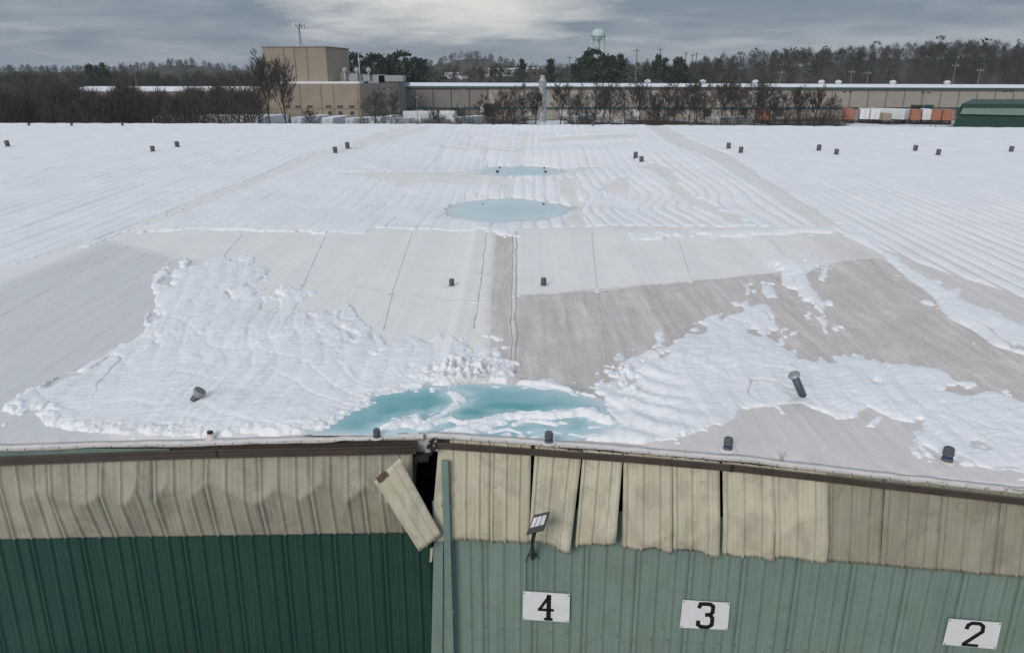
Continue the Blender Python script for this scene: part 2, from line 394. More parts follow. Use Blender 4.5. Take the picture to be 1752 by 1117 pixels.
def roof_z(x, y):
    ey = edge_y(x); ez = edge_z(x); ry = ridge_y(x); rz = ridge_z(x)
    t = (y - ey) / (ry - ey)
    plane = ez + (rz - ez) * t
    back = np.clip(y - ry, 0, None); plane = np.where(y > ry, rz - back * 0.08, plane)
    xc = -0.2 + YAW * np.clip(y - 25, 0, None) * 0.9
    yy = y + 0.035 * np.abs(x - xc) ** 1.15 * np.where(x > xc, 0.9, -0.25)        # crests fan out sideways
    lb = np.interp(y, LBY, LBX); rb = np.interp(y, RBY, RBX)
    q = np.where(x < xc, (xc - x) / (xc - lb), (x - xc) / (rb - xc))
    g = np.clip(1 - q, 0, 1); g = np.where(g < 0.12, g * g / 0.24, g - 0.06) / 0.94
    ez0 = np.interp(0.0, EXZ, EZV); pl0 = ez0 + (-4.06 - ez0) * (np.clip(yy, 11.6, 72) - 11.6) / (72 - 11.6)
    amp = np.interp(yy, cy_f, cz_f) - pl0
    z = plane + amp * g * smooth(0, 3.0, y - ey)
    # basin behind the eave that holds the near pond
    bx = (x + 0.72) / 2.95; by = (y - 12.6) / np.where(y > 12.6, 1.88, 1.15)
    b = np.clip(1 - bx * bx - by * by, 0, 1)
    z = z - 0.62 * b ** 0.75 * smooth(0.0, 0.35, y - ey)
    for px_, py_, ax_, ay_, lv in ((-0.27, 36.5, 3.05, 3.5, -6.06), (0.62, 49.9, 2.75, 3.1, -5.755)):
        q2 = np.sqrt(((x - px_) / ax_) ** 2 + ((y - py_) / ay_) ** 2 + 1e-9)
        k2 = smooth(1.9, 0.95, q2)
        z = z * (1 - k2) + k2 * (lv + 0.26 * (q2 * q2 - 1) + 0.07 * fbm(x * 0.9, y * 0.7, 6, 3) * smooth(0.5, 0.9, q2))
    # gentle folds fanning into the near basin
    z = z + 0.05 * fbm(x * 0.28, y * 0.20, 5, 2) * smooth(0.5, 3, y - ey) * smooth(40, 20, y)
    return z
def seam_d(x, y, pitch):
    xr = x - YAW * (y - 12)
    return np.abs((xr / pitch + 0.5) % 1.0 - 0.5) * pitch
def ribs(x, y):
    d = seam_d(x, y, 0.61)
    k = 0.016 * np.exp(-(d / 0.05) ** 2)
    w = 0.010 * np.cos(2 * np.pi * (x - YAW * (y - 12)) / 1.83)
    return (k * 0.7 + w * 1.6) * smooth(0.15, 1.2, y - edge_y(x))
def membrane_z(x, y):
    lip = smooth(1.2, 0.0, y - edge_y(x))
    wr = 0.016 * fbm(x * 3.2 + 2.2 * y, y * 0.9, 31, 3) * lip
    return roof_z(x, y) + ribs(x, y) + wr
def at_roof(pts):
    """photo pixels -> points on the roof surface (first hit of each sight line)"""
    res = []
    ts = np.concatenate([np.arange(11.0, 32, 0.02), np.arange(32, 80, 0.06)])
    for px, py in pts:
        d = ray(px, py); x = d[0] / d[1] * ts; z = d[2] / d[1] * ts
        dz_ = z - roof_z(x, ts)
        hit = np.nonzero((dz_ <= 0) & (ts > edge_y(x) - 0.05))[0]
        i = hit[0] if len(hit) else len(ts) - 1
        res.append((x[i], ts[i]))
    return np.array(res)

def fan_grid(ncol, nrow, ext=8):
    t = np.linspace(0, 1, nrow)
    k = 3.4
    off = (np.exp(k * t) - 1) / (math.exp(k) - 1) * 62.2                       # metres from the eave
    s = np.linspace(-1, 1, ncol)
    s = np.concatenate([np.linspace(-1.0, -1e-3, ext)[:-1] * 0 - 1 - np.linspace(1, 0.02, ext - 1), s, 1 + np.linspace(0.02, 1, ext - 1)])
    S, O = np.meshgrid(s, off)
    w = 12.2 + 0.80 * O
    X = np.where(np.abs(S) <= 1, S * w, np.sign(S) * (w + (np.abs(S) - 1) * np.clip(70 - w, 1, None)))
    ey = edge_y(X); Y = ey + O / 62.2 * (ridge_y(X) + 1.8 - ey)
    return X, Y

# pixel outlines of the slid snow, mapped onto the roof
N1 = [(8,690),(45,668),(110,640),(180,612),(235,580),(256,545),(264,505),(252,478),(292,450),(335,446),(380,444),(430,436),(446,440),(420,456),(466,459),(446,475),(432,490),(470,499),(505,492),(524,496),(540,502),(512,528),(560,536),(598,524),(612,548),(640,562),(660,592),(692,580),(722,592),(748,576),(790,590),(830,592),(850,585),(862,610),(882,642),(866,655),(830,658),(800,668),(770,676),(736,672),(700,686),(662,698),(640,710),(656,716),(612,732),(590,746),(480,748),(360,746),(240,740),(130,740),(75,730),(60,703),(30,712),(8,698)]
N2 = [(978,655),(1015,650),(1040,628),(1085,612),(1120,592),(1128,570),(1135,600),(1160,583),(1195,552),(1202,578),(1230,545),(1262,530),(1256,518),(1284,474),(1294,482),(1284,522),(1312,520),(1326,545),(1340,575),(1350,600),(1363,590),(1364,612),(1395,618),(1440,606),(1500,618),(1550,624),(1600,632),(1626,640),(1632,655),(1606,672),(1660,678),(1700,672),(1760,692),(1800,705),(1800,815),(1720,803),(1650,797),(1600,775),(1560,752),(1578,735),(1592,704),(1560,722),(1530,724),(1482,695),(1468,714),(1432,716),(1404,704),(1372,692),(1345,692),(1280,702),(1252,722),(1200,742),(1140,757),(1060,764),(1004,758),(1050,736),(1030,716),(1031,696),(1022,666),(1000,664)]
PATCH = [[(1300,490),(1325,484),(1332,510),(1310,514)],
 [(1315,458),(1318,440),(1346,440),(1380,452),(1388,430),(1397,455),(1376,472),(1396,500),(1411,525),(1421,565),(1412,574),(1395,540),(1370,522),(1364,496),(1340,492),(1336,468)],
 [(1400,478),(1414,449),(1421,456),(1409,482)], [(1478,731),(1500,711),(1516,715),(1494,731)], [(1644,656),(1668,653),(1672,660),(1652,666)],
 [(1430,395),(1480,403),(1530,443),(1580,473),(1620,500),(1642,494),(1638,512),(1682,530),(1760,562),(1800,590),(1800,630),(1752,606),(1700,590),(1660,562),(1625,546),(1600,511),(1560,482),(1500,432)],
 [(1075,399),(1250,394),(1430,388),(1430,399),(1250,405),(1080,412)], [(842,392),(886,392),(880,404),(846,404)],
 [(885,655),(940,648),(990,672),(985,684),(930,668),(880,664)]]
FRONT = [(150,424),(181,411),(232,399),(300,396),(360,393),(450,396),(560,401),(626,399),(642,391),(740,394),(836,394),(850,399),(882,399),(892,391),(1000,388),(1100,387),(1260,388),(1430,392)]
BARE = [([(575,296),(870,301),(870,317),(800,316),(740,312),(690,319),(650,306)], 1.0),
 ([(952,307),(985,304),(990,340),(1003,387),(972,387),(980,352),(962,332)], 1.0),
 ([(1092,286),(1120,279),(1150,290),(1166,320),(1202,345),(1282,381),(1262,386),(1182,346),(1150,326),(1136,297)], 1.0),
 ([(1035,311),(1080,301),(1076,330),(1052,330),(1030,325)], 1.0),
 ([(1085,214),(1112,214),(1182,240),(1252,266),(1332,320),(1442,386),(1405,391),(1296,320),(1216,271),(1150,246)], 1.0),
 ([(700,214),(720,214),(600,256),(566,266),(400,331),(215,403),(176,414),(380,329),(540,262)], 1.0),
 ([(735,215),(748,215),(690,235),(650,243),(616,259),(608,256),(640,238),(690,228)], 1.0),
 ([(896,224),(906,224),(896,286),(886,286)], 1.0), ([(865,305),(876,305),(876,341),(866,341)], 1.0), ([(897,305),(903,305),(901,338),(896,338)], 1.0),
 ([(744,280),(760,249),(766,249),(753,281)], 1.0), ([(800,249),(806,232),(811,232),(806,249)], 1.0), ([(826,282),(834,252),(838,252),(831,283)], 1.0),
 ([(930,236),(1090,228),(1092,235),(930,243)], 1.0), ([(765,251),(900,257),(900,260),(765,254)], 1.0), ([(800,231),(900,236),(900,238),(800,233)], 1.0),
 ([(905,286),(990,286),(1045,281),(1045,284),(960,300),(905,304)], .4)]
ROPES = [([(700,738),(740,722),(770,712),(795,722)], .10), ([(735,716),(765,700),(790,680),(772,668)], .10), ([(665,728),(690,716),(700,722),(712,716)], .13), ([(690,708),(716,707)], .05),
 ([(800,720),(850,712),(890,708),(940,706),(985,702),(1012,704),(1040,716)], .14), ([(760,738),(800,730),(840,718)], .13), ([(810,745),(812,732),(830,726),(860,718)], .12),
 ([(880,722),(895,714),(915,716),(950,722)], .08), ([(860,748),(868,740)], .09), ([(893,748),(893,742)], .09), ([(912,744),(922,742)], .06), ([(960,719),(968,720)], .06), ([(1010,727),(1025,726)], .06),
 ([(835,712),(850,706),(880,704)], .06), ([(655,742),(668,738)], .09), ([(640,748),(700,742),(740,740)], .05), ([(672,712),(700,708),(712,704)], .05), ([(735,705),(770,692),(790,688)], .05), ([(905,735),(935,730),(960,738)], .05), ([(975,738),(1000,742),(1020,738)], .05), ([(705,728),(722,718),(735,720)], .07), ([(840,735),(870,730),(890,736)], .06)]
N1w, N2w = at_roof(N1), at_roof(N2)
PATCHw = [at_roof(p) for p in PATCH]; BAREw = [(at_roof(p), s) for p, s in BARE]
W1, W2, W3 = -5.975, -6.06, -5.755          # water levels
def at_level(pts, lv):
    return np.array([(d[0] / d[2] * lv, d[1] / d[2] * lv) for d in (ray(px, py) for px, py in pts)])
ROPEw = [(at_level(p, W1 + 0.05), r) for p, r in ROPES]
fr = at_roof(FRONT); o_ = np.argsort(fr[:, 0]); FRX, FRY = fr[o_, 0], fr[o_, 1]


def snow_height(x, y):
    h = np.full(x.shape, -0.05); gr = np.zeros(x.shape)
    lb = np.interp(y, LBY, LBX); rb = np.interp(y, RBY, RBX)
    rag = 0.22 * fbm(x * 1.5, y * 1.0, 11, 5) + 0.11 * fbm(x * 6, y * 4.5, 12, 4)
    # ---- fields beyond the slide, striped along the panel ribs
    wx = x + 0.16 * fbm(x * 0.22, y * 0.16, 21, 2) * smooth(-14, -6, x) * smooth(18, 6, x)
    bend = 1.0 * np.exp(-((y - 37.5) / 4.0) ** 2) * smooth(2.0, 5.0, x) * smooth(13, 8, x) * np.tanh((37.5 - y) / 2.2)
    pit = np.where(x < lb, 0.72, 0.61)
    d = np.where(x < lb, seam_d(x, y, 0.72), seam_d(wx + bend, y, 0.61))
    ln = fbm(x * 1.1, y * 0.16, 22, 3); ln2 = fbm(x * 1.7, y * 1.3, 23, 3)
    gapL = 0.035 + 0.13 * ln - 0.11 * smooth(42, 62, y) + 0.05 * smooth(24, 14, y)
    gapR = 0.085 + 0.16 * ln + 0.07 * ln2 - 0.13 * smooth(30, 48, y) - 0.25 * smooth(50, 54, y) + 0.05 * smooth(26, 14, y)
    gapC = np.where(x < 0, -0.02 + 0.12 * ln + 0.12 * ln2 - 0.05 * smooth(2, 8, -x), 0.09 + 0.16 * ln + 0.16 * ln2 - 0.10 * smooth(44, 60, y))
    e_str = np.where(x < lb, d - gapL / 2, np.where(x > rb, d - gapR / 2, d - gapC / 2))
    yf = np.interp(x, FRX, FRY)
    lump = 0.35 * fbm(np.floor((x - YAW * (y - 12)) / 0.61 + 0.5) * 3.7, y * 0 + 1.5, 24, 1)
    e_c = np.minimum(y - yf + lump * np.where(x < -6, 1.6, 0.35) + 0.2 * rag, np.minimum(x - lb + 0.0, rb - x) + 0.4 * rag)
    e_l = (lb - 0.25 - x) + 0.5 * rag
    rs = np.interp(y, [12, 16, 19, 24, 30, 72], [19, 17.6, 15.6, 14.1, 12.7, 12.9])          # first clear stripe on the right
    e_r = x - rs + 0.6 * rag
    e = np.maximum(e_c, np.maximum(e_l, e_r))
    bare = np.full(x.shape, -9.0)
    for p, s in BAREw: bare = np.maximum(bare, poly_sd(x, y, p) * s + (-0.15 if s < 1 else 0))
    e = np.minimum(e, -bare + 1.3 * rag * smooth(80, 45, y) + 0.10 * ln2)
    e = np.minimum(e, e_str + 0.02 * ln2)
    puff = 0.7 + 0.5 * fbm(x * 0.9, y * 0.5, 25, 3)
    h = np.maximum(h, 0.085 * puff * np.tanh(e / 0.065))
    # ---- snow slid down towards the near basin
    dx0 = x + 0.6; dy0 = y - 11.0; rad = np.hypot(dx0, dy0 * 1.0); ang = np.arctan2(dx0, dy0)
    w1 = fbm(x * 0.45, y * 0.4, 45, 3); w2 = fbm(x * 0.5 + 9, y * 0.45, 55, 3)
    fold = np.abs(fbm(ang * 7.5 + 1.3 * w1 + 0.05 * rad, rad * 0.22 + w2, 56, 3))                 # broad folds running down to the basin
    wr = fbm(rad * 3.2 + 2.6 * w1, ang * 6.0 + 2.0 * w2, 41, 4) * np.clip(0.25 + 2.4 * w2, 0, 1)     # ripples across them
    rib = 0.012 * np.cos(2 * np.pi * seam_d(wx, y, 0.61) / 0.61)
    phi = np.where(x < 0.5, x + 0.30 * np.clip(y - 15.3, 0, None), x - 0.24 * np.clip(y - 14.4, 0, None)) + 0.35 * w1
    band = 0.026 * (np.abs(np.sin(np.pi * phi / 0.52)) ** 0.7 - 0.5) + 0.012 * (np.abs(np.sin(np.pi * (phi + 0.3 * w2) / 0.19)) - 0.5) * np.clip(0.3 + 2 * w2, 0, 1)
    fine = fbm(phi * 2.2 + 0.6 * y, (y - 0.35 * phi) * 10.0, 42, 3)
    tongue = 0.34 * fbm(phi * 2.6, y * 0.35, 58, 3)
    e1 = poly_sd(x, y, N1w) + 0.75 * rag + tongue * smooth(14.8, 17, y); e2 = poly_sd(x, y, N2w) + 0.75 * rag + tongue * smooth(14.6, 16.5, y)
    fray = smooth(-5.2, -2.0, x) * smooth(17.0, 20.5, y) * smooth(23.0, 20, y)
    brk_ = fbm(x * 1.5, y * 0.9, 43, 4)
    up = smooth(17.2, 20.5, y) * smooth(-8.6, -6.6, x) * smooth(1, -2, x)
    e1 = np.where(up > 0, np.minimum(e1, e1 * (1 - up) + up * (0.09 + brk_ * 1.0)), e1)
    crack = np.abs(fbm(x * 0.75 + 3, y * 0.45, 44, 3)) - 0.012
    crk = smooth(0.0, 0.02, crack); where_c = np.clip(fbm(x * 0.4, y * 0.4, 46, 2) * 3 + 0.25, 0, 1)
    en = np.maximum(e1, e2)
    for p in PATCHw: en = np.maximum(en, poly_sd(x, y, p) + 0.40 * rag)
    en0 = np.clip(en, -3, 3); fr_ = fbm(phi * 2.1, y * 1.5, 64, 4); ho_ = fbm(phi * 1.7 + 5, y * 1.0, 65, 4)
    en = np.maximum(en, 0.42 * fr_ - 0.10 + 0.30 * np.minimum(en0, 0) - 5.0 * (en0 < -1.1))
    en = np.minimum(en, np.where(en0 > 0, 0.16 + 0.55 * en0 - 1.5 * np.clip(ho_ - 0.10, 0, 1) * smooth(13.2, 15, y) * smooth(10, 8.5, x), 9))
    rub = np.exp(-((x + 1.0) / 0.8) ** 2 - ((y - 14.9) / 0.7) ** 2) + 0.8 * np.exp(-((x - 2.3) / 0.35) ** 2 - ((y - 15.0) / 1.3) ** 2) + 0.45 * smooth(0.5, 0.0, np.abs(e1)) * smooth(15.2, 13.5, y)
    clod = np.abs(fbm(x * 5.5, y * 4.2, 47, 4)); 
    curl = 0.045 * np.sin(11.0 * np.hypot(x - 4.4, (y - 16.5) * 0.9) + 2.2 * fbm(x, y, 48, 2)) * np.exp(-((x - 2.55) / 0.75) ** 2) * smooth(17.5, 15.5, y)
    body = 0.085 + 0.5 * rib + 0.8 * band - 0.10 * np.clip(0.16 - fold, 0, 1) + 0.028 * wr + 0.015 * fine + 0.055 * fbm(x * 0.7, y * 0.5, 49, 5) + 0.008 * fbm(x * 9, y * 6, 57, 3) + 0.24 * rub * (clod * 1.8 - 0.16) + curl
    body = body * (1 - 0.55 * (1 - crk) * where_c)
    hn = np.clip(body, 0.02, 0.5) * np.where(en > 0, 0.42 * np.tanh(en / 0.03) + 0.58 * np.tanh(en / 0.32), np.tanh(en / 0.05))
    zr = roof_z(x, y)
    base = zr.copy()
    inp = (zr < W1 + 0.01) & (y < 16.5) & (np.abs(x + 0.5) < 4)
    base = np.where(inp, np.maximum(zr, W1 - 0.035), zr)
    h = np.maximum(h, np.where((y < 31.5) | (en > 0), hn, -0.05))
    gr = np.maximum(gr, np.clip(rub, 0, 1) * smooth(0.13, 0.03, clod) * 1.3)  # stronger tint in the hollows between the clods
    gr = np.maximum(gr, (1 - crk) * where_c * 0.75 * (en > 0))  # same tint along the snow cracks
    # ---- slush ropes afloat in the pond
    for p, r in ROPEw:
        r = r * 1.3
        dd = line_d(x, y, p) + 0.6 * r * fbm(x * 4.5, y * 5, 51, 4)
        hr = r * 0.7 * (1 - (dd / r) ** 2) * (0.85 + 0.5 * clod + 0.5 * fbm(x * 3, y * 3, 53, 2))
        h = np.where(inp, np.maximum(h, np.clip(hr, -0.05, 0.2)), h)
    bits = 0.5 * fbm(x * 3.2, y * 5.0, 52, 4) - 0.11 - 0.35 * np.clip((W1 - zr) / 0.5, 0, 1) + 0.10 * smooth(1.0, -2.5, x)
    h = np.where(inp, np.maximum(h, np.clip(bits, -0.05, 0.05)), h)
    h = np.where((zr < W2 + 0.0) & (y > 32) & (y < 41.5) & (np.abs(x) < 4), -0.05, h)
    h = np.where((zr < W3 + 0.0) & (y > 46) & (y < 54.5) & (np.abs(x - .4) < 4), -0.05, h)
    eave = y - edge_y(x)
    lip = smooth(0.10, 0.30, eave + 0.3 * rag - 0.05 * smooth(3, 6, x))
    h = np.where(lip < 1, h * lip - 0.05 * (1 - lip), h)
    return base, np.clip(h, -0.05, 0.6), gr

# dirt zones of the membrane (its own colour, from age and patching)
DIRT = [at_roof(p) for p in ([(880,506),(1180,481),(1490,441),(1530,450),(1800,640),(1800,905),(1752,840),(1240,792),(900,764),(760,747),(876,640)],
                             [(843,402),(879,402),(876,640),(836,600)])]
GREY = [at_roof(p) for p in ([(-120,540),(0,484),(180,412),(345,448),(300,520),(260,600),(180,760),(0,768),(-120,772)],)]
X, Y = fan_grid(640, 380)
Z = membrane_z(X, Y)
d0 = np.maximum(poly_sd(X, Y, DIRT[0]), poly_sd(X, Y, DIRT[1]))
dirt = smooth(-0.02, 0.04, d0)
strip = poly_sd(X, Y, at_roof([(836,394),(846,394),(838,600),(812,600),(826,480)]))
low = smooth(4.0, 1.5, Y - edge_y(X)) * smooth(1.0, 3.5, X)
dirt = dirt * (1 - 0.45 * low)
wide = smooth(9, 13, X) * smooth(38, 22, Y); dirt = np.maximum(dirt, 0.6 * wide)
dirt = np.maximum(dirt, 0.22 * smooth(28, 33, Y) * smooth(-1, 2, X)); dirt = np.maximum(dirt, 0.12 * smooth(28, 33, Y))
dirt = np.maximum(dirt, 0.30 * smooth(0.5, 0.0, Y - edge_y(X)))
grey = np.maximum(smooth(-0.3, 0.5, poly_sd(X, Y, GREY[0])), 0)
wet = smooth(0.10, 0.0, Z - W1) * (Y < 16.5) * (((X + 0.72) / 2.95) ** 2 + ((Y - 12.6) / np.where(Y > 12.6, 1.88, 1.15)) ** 2 < 1.2) + smooth(0.06, 0, Z - W2) * (np.abs(Y - 36.5) < 5) * (np.abs(X) < 5) + smooth(0.06, 0, Z - W3) * (np.abs(Y - 50) < 4.5) * (np.abs(X) < 5)
verts = np.stack([X, Y, Z + CAMZ], -1).reshape(-1, 3)

warehouse = thing('warehouse', 'collapsed metal warehouse with sagging white membrane roof and split front wall', 'warehouse')
me = np_mesh('roof', verts, grid_faces(*X.shape), True, {'dirt': dirt, 'grey': grey, 'wet': np.clip(wet, 0, 1)})
roof = link('roof', me, M['membrane'], warehouse)
# far slope of the roof, behind the ridge
mb = MB(); xs_ = np.linspace(-70, 70, 15)
for a, b in zip(xs_[:-1], xs_[1:]):
    za, zb = float(ridge_z(a)) + CAMZ - 0.16, float(ridge_z(b)) + CAMZ - 0.16
    ya, yb = float(ridge_y(a)) + 1.75, float(ridge_y(b)) + 1.75
    mb.add([(a, ya, za), (b, yb, zb), (b, yb + 58, zb - 4.6), (a, ya + 58, za - 4.6)], [(0, 1, 2, 3)])
mb.build('rear_roof_slope', M['roofsnow'], warehouse)

X, Y = fan_grid(1120, 580)
B_, H_, G_ = snow_height(X, Y)
rb_ = np.where(B_ > roof_z(X, Y) + 1e-4, 0, ribs(X, Y))
Zs = B_ + rb_ * 0.6 + H_
keep = (H_ > -0.03); f = grid_faces(*X.shape)
kf = keep.ravel()[f].any(1); f = f[kf]
v_, f_, a_ = compact(np.stack([X, Y, Zs + CAMZ], -1).reshape(-1, 3), f, {'crevice_tint': G_})
snow = link('snow', np_mesh('snow', v_, f_, True, a_), M['snow'])
tag(snow, 'white snow lying in ribbed stripes and slid sheets on the roof', 'snow', kind='stuff')

# ponds
def pond(name, level, x0, x1, y0, y1, step, mat, label, scale, edge=False):
    xs = np.arange(x0, x1, step); ys = np.arange(y0, y1, step); Xp, Yp = np.meshgrid(xs, ys)
    zr = membrane_z(Xp, Yp); dep = np.clip((level - zr) / scale, -0.2, 1.2); ok = (zr < level + 0.025)
    if edge: ok &= (Yp > edge_y(Xp) + 0.03) & (((Xp + 0.72) / 2.95) ** 2 + ((Yp - 12.6) / np.where(Yp > 12.6, 1.88, 1.15)) ** 2 < 1.12)
    sl = np.zeros(Xp.shape)
    if edge:
        for p, r in ROPEw: sl = np.maximum(sl, smooth(r + 0.40, r * 0.6, line_d(Xp, Yp, p)) * 0.85)
        sl = np.maximum(sl, smooth(0.14, 0.0, dep) * 0.5)
        sl = np.clip(sl + 0.7 * fbm(Xp * 1.3, Yp * 2.1, 61, 3) - 0.08, 0, 1)
        dep = dep * (0.72 + 0.8 * np.clip(fbm(Xp * 0.9 + 4, Yp * 1.3, 62, 2) + 0.25, 0, 1))
    else:
        q = np.hypot((Xp - (x0 + x1) / 2) / (x1 - x0) * 2.6, (Yp - (y0 + y1) / 2) / (y1 - y0) * 2.6)
        sl = 0.55 * np.exp(-((q - 0.62) / 0.05) ** 2) + 0.35 * smooth(0.15, 0.0, dep) + 0.5 * np.clip(fbm(Xp * 0.7, Yp * 1.1, 63, 3), 0, 1)
    f = grid_faces(*Xp.shape); kf = ok.ravel()[f].any(1)
    v, f, a = compact(np.stack([Xp, Yp, np.full(Xp.shape, level + CAMZ)], -1).reshape(-1, 3), f[kf], {'depth': dep, 'slush': sl})
    o = link(name, np_mesh(name, v, f, True, a), mat)
    tag(o, label, 'water', kind='structure'); return o
pond('meltwater_pond', W1, -5, 4.2, 11.5, 16.5, 0.04, M['water'], 'deep turquoise meltwater pond behind the broken eave', 0.42, True)
pond('meltwater_pond', W2, -5, 5, 31.5, 42, 0.07, M['ice'], 'pale icy round pond in the middle of the roof valley', 0.30)
pond('meltwater_pond', W3, -5, 6, 45, 55, 0.08, M['ice'], 'farther small pale pond in the roof valley', 0.26)

# welded seams and cover strips lying on the membrane
def ribbon(name, pts, width, lift, mat, parent, nseg=60, wob=0.0, prof=False):
    w = np.asarray(pts, float); seg = np.hypot(*np.diff(w, axis=0).T); s = np.r_[0, np.cumsum(seg)]
    t = np.linspace(0, s[-1], nseg); x = np.interp(t, s, w[:, 0]); y = np.interp(t, s, w[:, 1])
    if wob: x = x + wob * fbm(t * 0.8, t * 0 + 3.3, 71, 3)
    tx = np.gradient(x); ty = np.gradient(y); L = np.hypot(tx, ty); nx, ny = -ty / L, tx / L
    offs = [-0.5, -0.42, 0.42, 0.5] if not prof else [-0.5, -0.28, 0.0, 0.28, 0.5]
    lifts = [-0.003, lift, lift, -0.003] if not prof else [-0.02, lift * .7, lift, lift * .7, -0.02]
    rows = []
    for o, l in zip(offs, lifts):
        xx = x + nx * o * width; yy = y + ny * o * width
        rows.append(np.stack([xx, yy, membrane_z(xx, yy) + l + CAMZ], -1))
    V = np.stack(rows, 0)
    me = np_mesh(name, V.reshape(-1, 3), grid_faces(V.shape[0], V.shape[1])[:, ::-1], prof)
    return link(name, me, mat, parent)
M['seam'] = plain('seam_line', (0.64, 0.61, 0.58), 0.6, 0, 0.2, 3)
M['seamdark'] = plain('seam_line_dark', (0.62, 0.565, 0.53), 0.6, 0, 0.2, 3)
M['cover'] = plain('cover_strip', (0.82, 0.77, 0.725), 0.55, 0, 0.06, 2)
M['dirtyseam'] = plain('dirty_seam', (0.60, 0.555, 0.52), 0.6, 0, 0.2, 3)
for p in ([(706,396),(690,445),(672,500),(656,566)], [(557,405),(538,445),(520,484),(487,545)], [(520,481),(600,491),(670,500),(740,509),(812,518)],
          [(416,401),(398,420),(380,440)], [(178,414),(260,430),(345,448)], [(222,420),(110,478),(0,541)], [(1310,402),(1345,441)],
          [(1012,396),(1017,450),(1022,499)], [(1160,408),(1182,480)]):
    ribbon('membrane_seam', at_roof(p), 0.038, 0.005, M['seam'], roof)
for p in ([(1022,500),(1028,560),(1036,625)], [(1182,482),(1200,545)], [(1345,444),(1400,540)], [(1360,600),(1420,640)]):
    ribbon('membrane_seam', at_roof(p), 0.04, 0.008, M['seamdark'], roof)
ribbon('membrane_seam', at_roof([(880,506),(1022,497),(1180,481),(1340,462),(1490,441)]), 0.05, 0.006, M['cover'], roof)
for p in ([(884,398),(882,500),(881,640)], [(877,402),(874,500),(873,636)]):
    ribbon('valley_welt', at_roof(p), 0.075, 0.035, M['dirtyseam'], roof, 90, 0.06, True)
ribbon('valley_cover_strip', at_roof([(843,392),(838,440),(831,500),(824,600)]), 0.36, 0.014, M['cover'], roof, 90, 0.05)
ribbon('valley_welt', at_roof([(833,400),(824,470),(812,560)]), 0.06, 0.022, M['seam'], roof, 70, 0.08, True)
for q in ([(1012,394),(1012,401)], [(1022,494),(1022,503)], [(1182,476),(1182,486)], [(670,495),(669,505)], [(520,478),(517,488)], [(818,470),(832,470)], [(805,516),(822,518)], [(872,508),(890,508)], [(836,460),(846,460)]):
    ribbon('seam_patch', at_roof(q), 0.16, 0.013, M['cover'], roof, 6)

# ------------------------------------------------------------------ front wall: sheets, gutters, void
L0, L1 = np.array([-9.37, 11.89]), np.array([-1.91, 12.14])
R0, R1 = np.array([-1.02, 11.83]), np.array([8.67, 10.81])
def wall_frame(side):
    a, b = (L0, L1) if side == 'L' else (R0, R1)
    t = (b - a) / np.linalg.norm(b - a); n = np.array([t[1], -t[0]])       # n points out, towards the yard
    return a, t, n
def on_wall(px, py, side, off=0.0):
    a, t, n = wall_frame(side); d = ray(px, py); k = (np.dot(a, n) + off) / (d[0] * n[0] + d[1] * n[1])
    return np.array([d[0] * k, d[1] * k, CAMZ + d[2] * k])
def wall_pt(s_x, z, side, off=0.0):
    """point on the wall plane at world x = s_x, height z relative to the camera"""
    a, t, n = wall_frame(side); k = (s_x - a[0]) / t[0]; p = a + t * k + n * off
    return np.array([p[0], p[1], CAMZ + z])
RIBP = []                                                      # one metre-ruled rib profile: (fraction of 0.305 m, height)
for k in range(3):
    for f, h in ((0.0, 0.0), (0.07, 0.0), (0.11, 0.026), (0.20, 0.026), (0.24, 0.0), (0.44, 0.0), (0.47, 0.0025), (0.53, 0.0025), (0.56, 0.0), (0.68, 0.0), (0.71, 0.0025), (0.77, 0.0025), (0.80, 0.0)):
        RIBP.append(((k + f) / 3.0, h))
RIBP.append((1.0, 0.0))
def sheet(name, tl, tr, bl, br, mat, parent, rows=8, defl=None, foot=None, relief=1.0):
    """ribbed sheet between four corners; defl(u, v) pushes it out, foot(u) drops or lifts the lower edge"""
    tl, tr, bl, br = (np.asarray(p, float) for p in (tl, tr, bl, br))
    us = np.array([p[0] for p in RIBP]); hs = np.array([p[1] for p in RIBP]) * relief
    vs = np.linspace(0, 1, rows); U, V = np.meshgrid(us, vs); Hh = np.broadcast_to(hs, U.shape)
    VV = V * (1 + (foot(U) if foot is not None else 0.0))
    P = ((1 - U)[..., None] * tl + U[..., None] * tr) * (1 - VV)[..., None] + ((1 - U)[..., None] * bl + U[..., None] * br) * VV[..., None]
    n = np.cross(bl - tl, tr - tl); n /= np.linalg.norm(n)
    if n[1] > 0: n = -n
    D = Hh + (defl(U, V) if defl is not None else 0.0)
    P = P + D[..., None] * n
    o = link(name, np_mesh(name, P.reshape(-1, 3), grid_faces(*U.shape), False), mat, parent)
    so = o.modifiers.new('thickness', 'SOLIDIFY'); so.thickness = 0.004; so.offset = -1
    return o
front = thing('front_wall', 'front wall', 'wall'); del front['label'], front['category']
front.parent = warehouse
PW = 0.915
def tri(v, c): return np.where(v < c, v / c, (1 - v) / (1 - c))
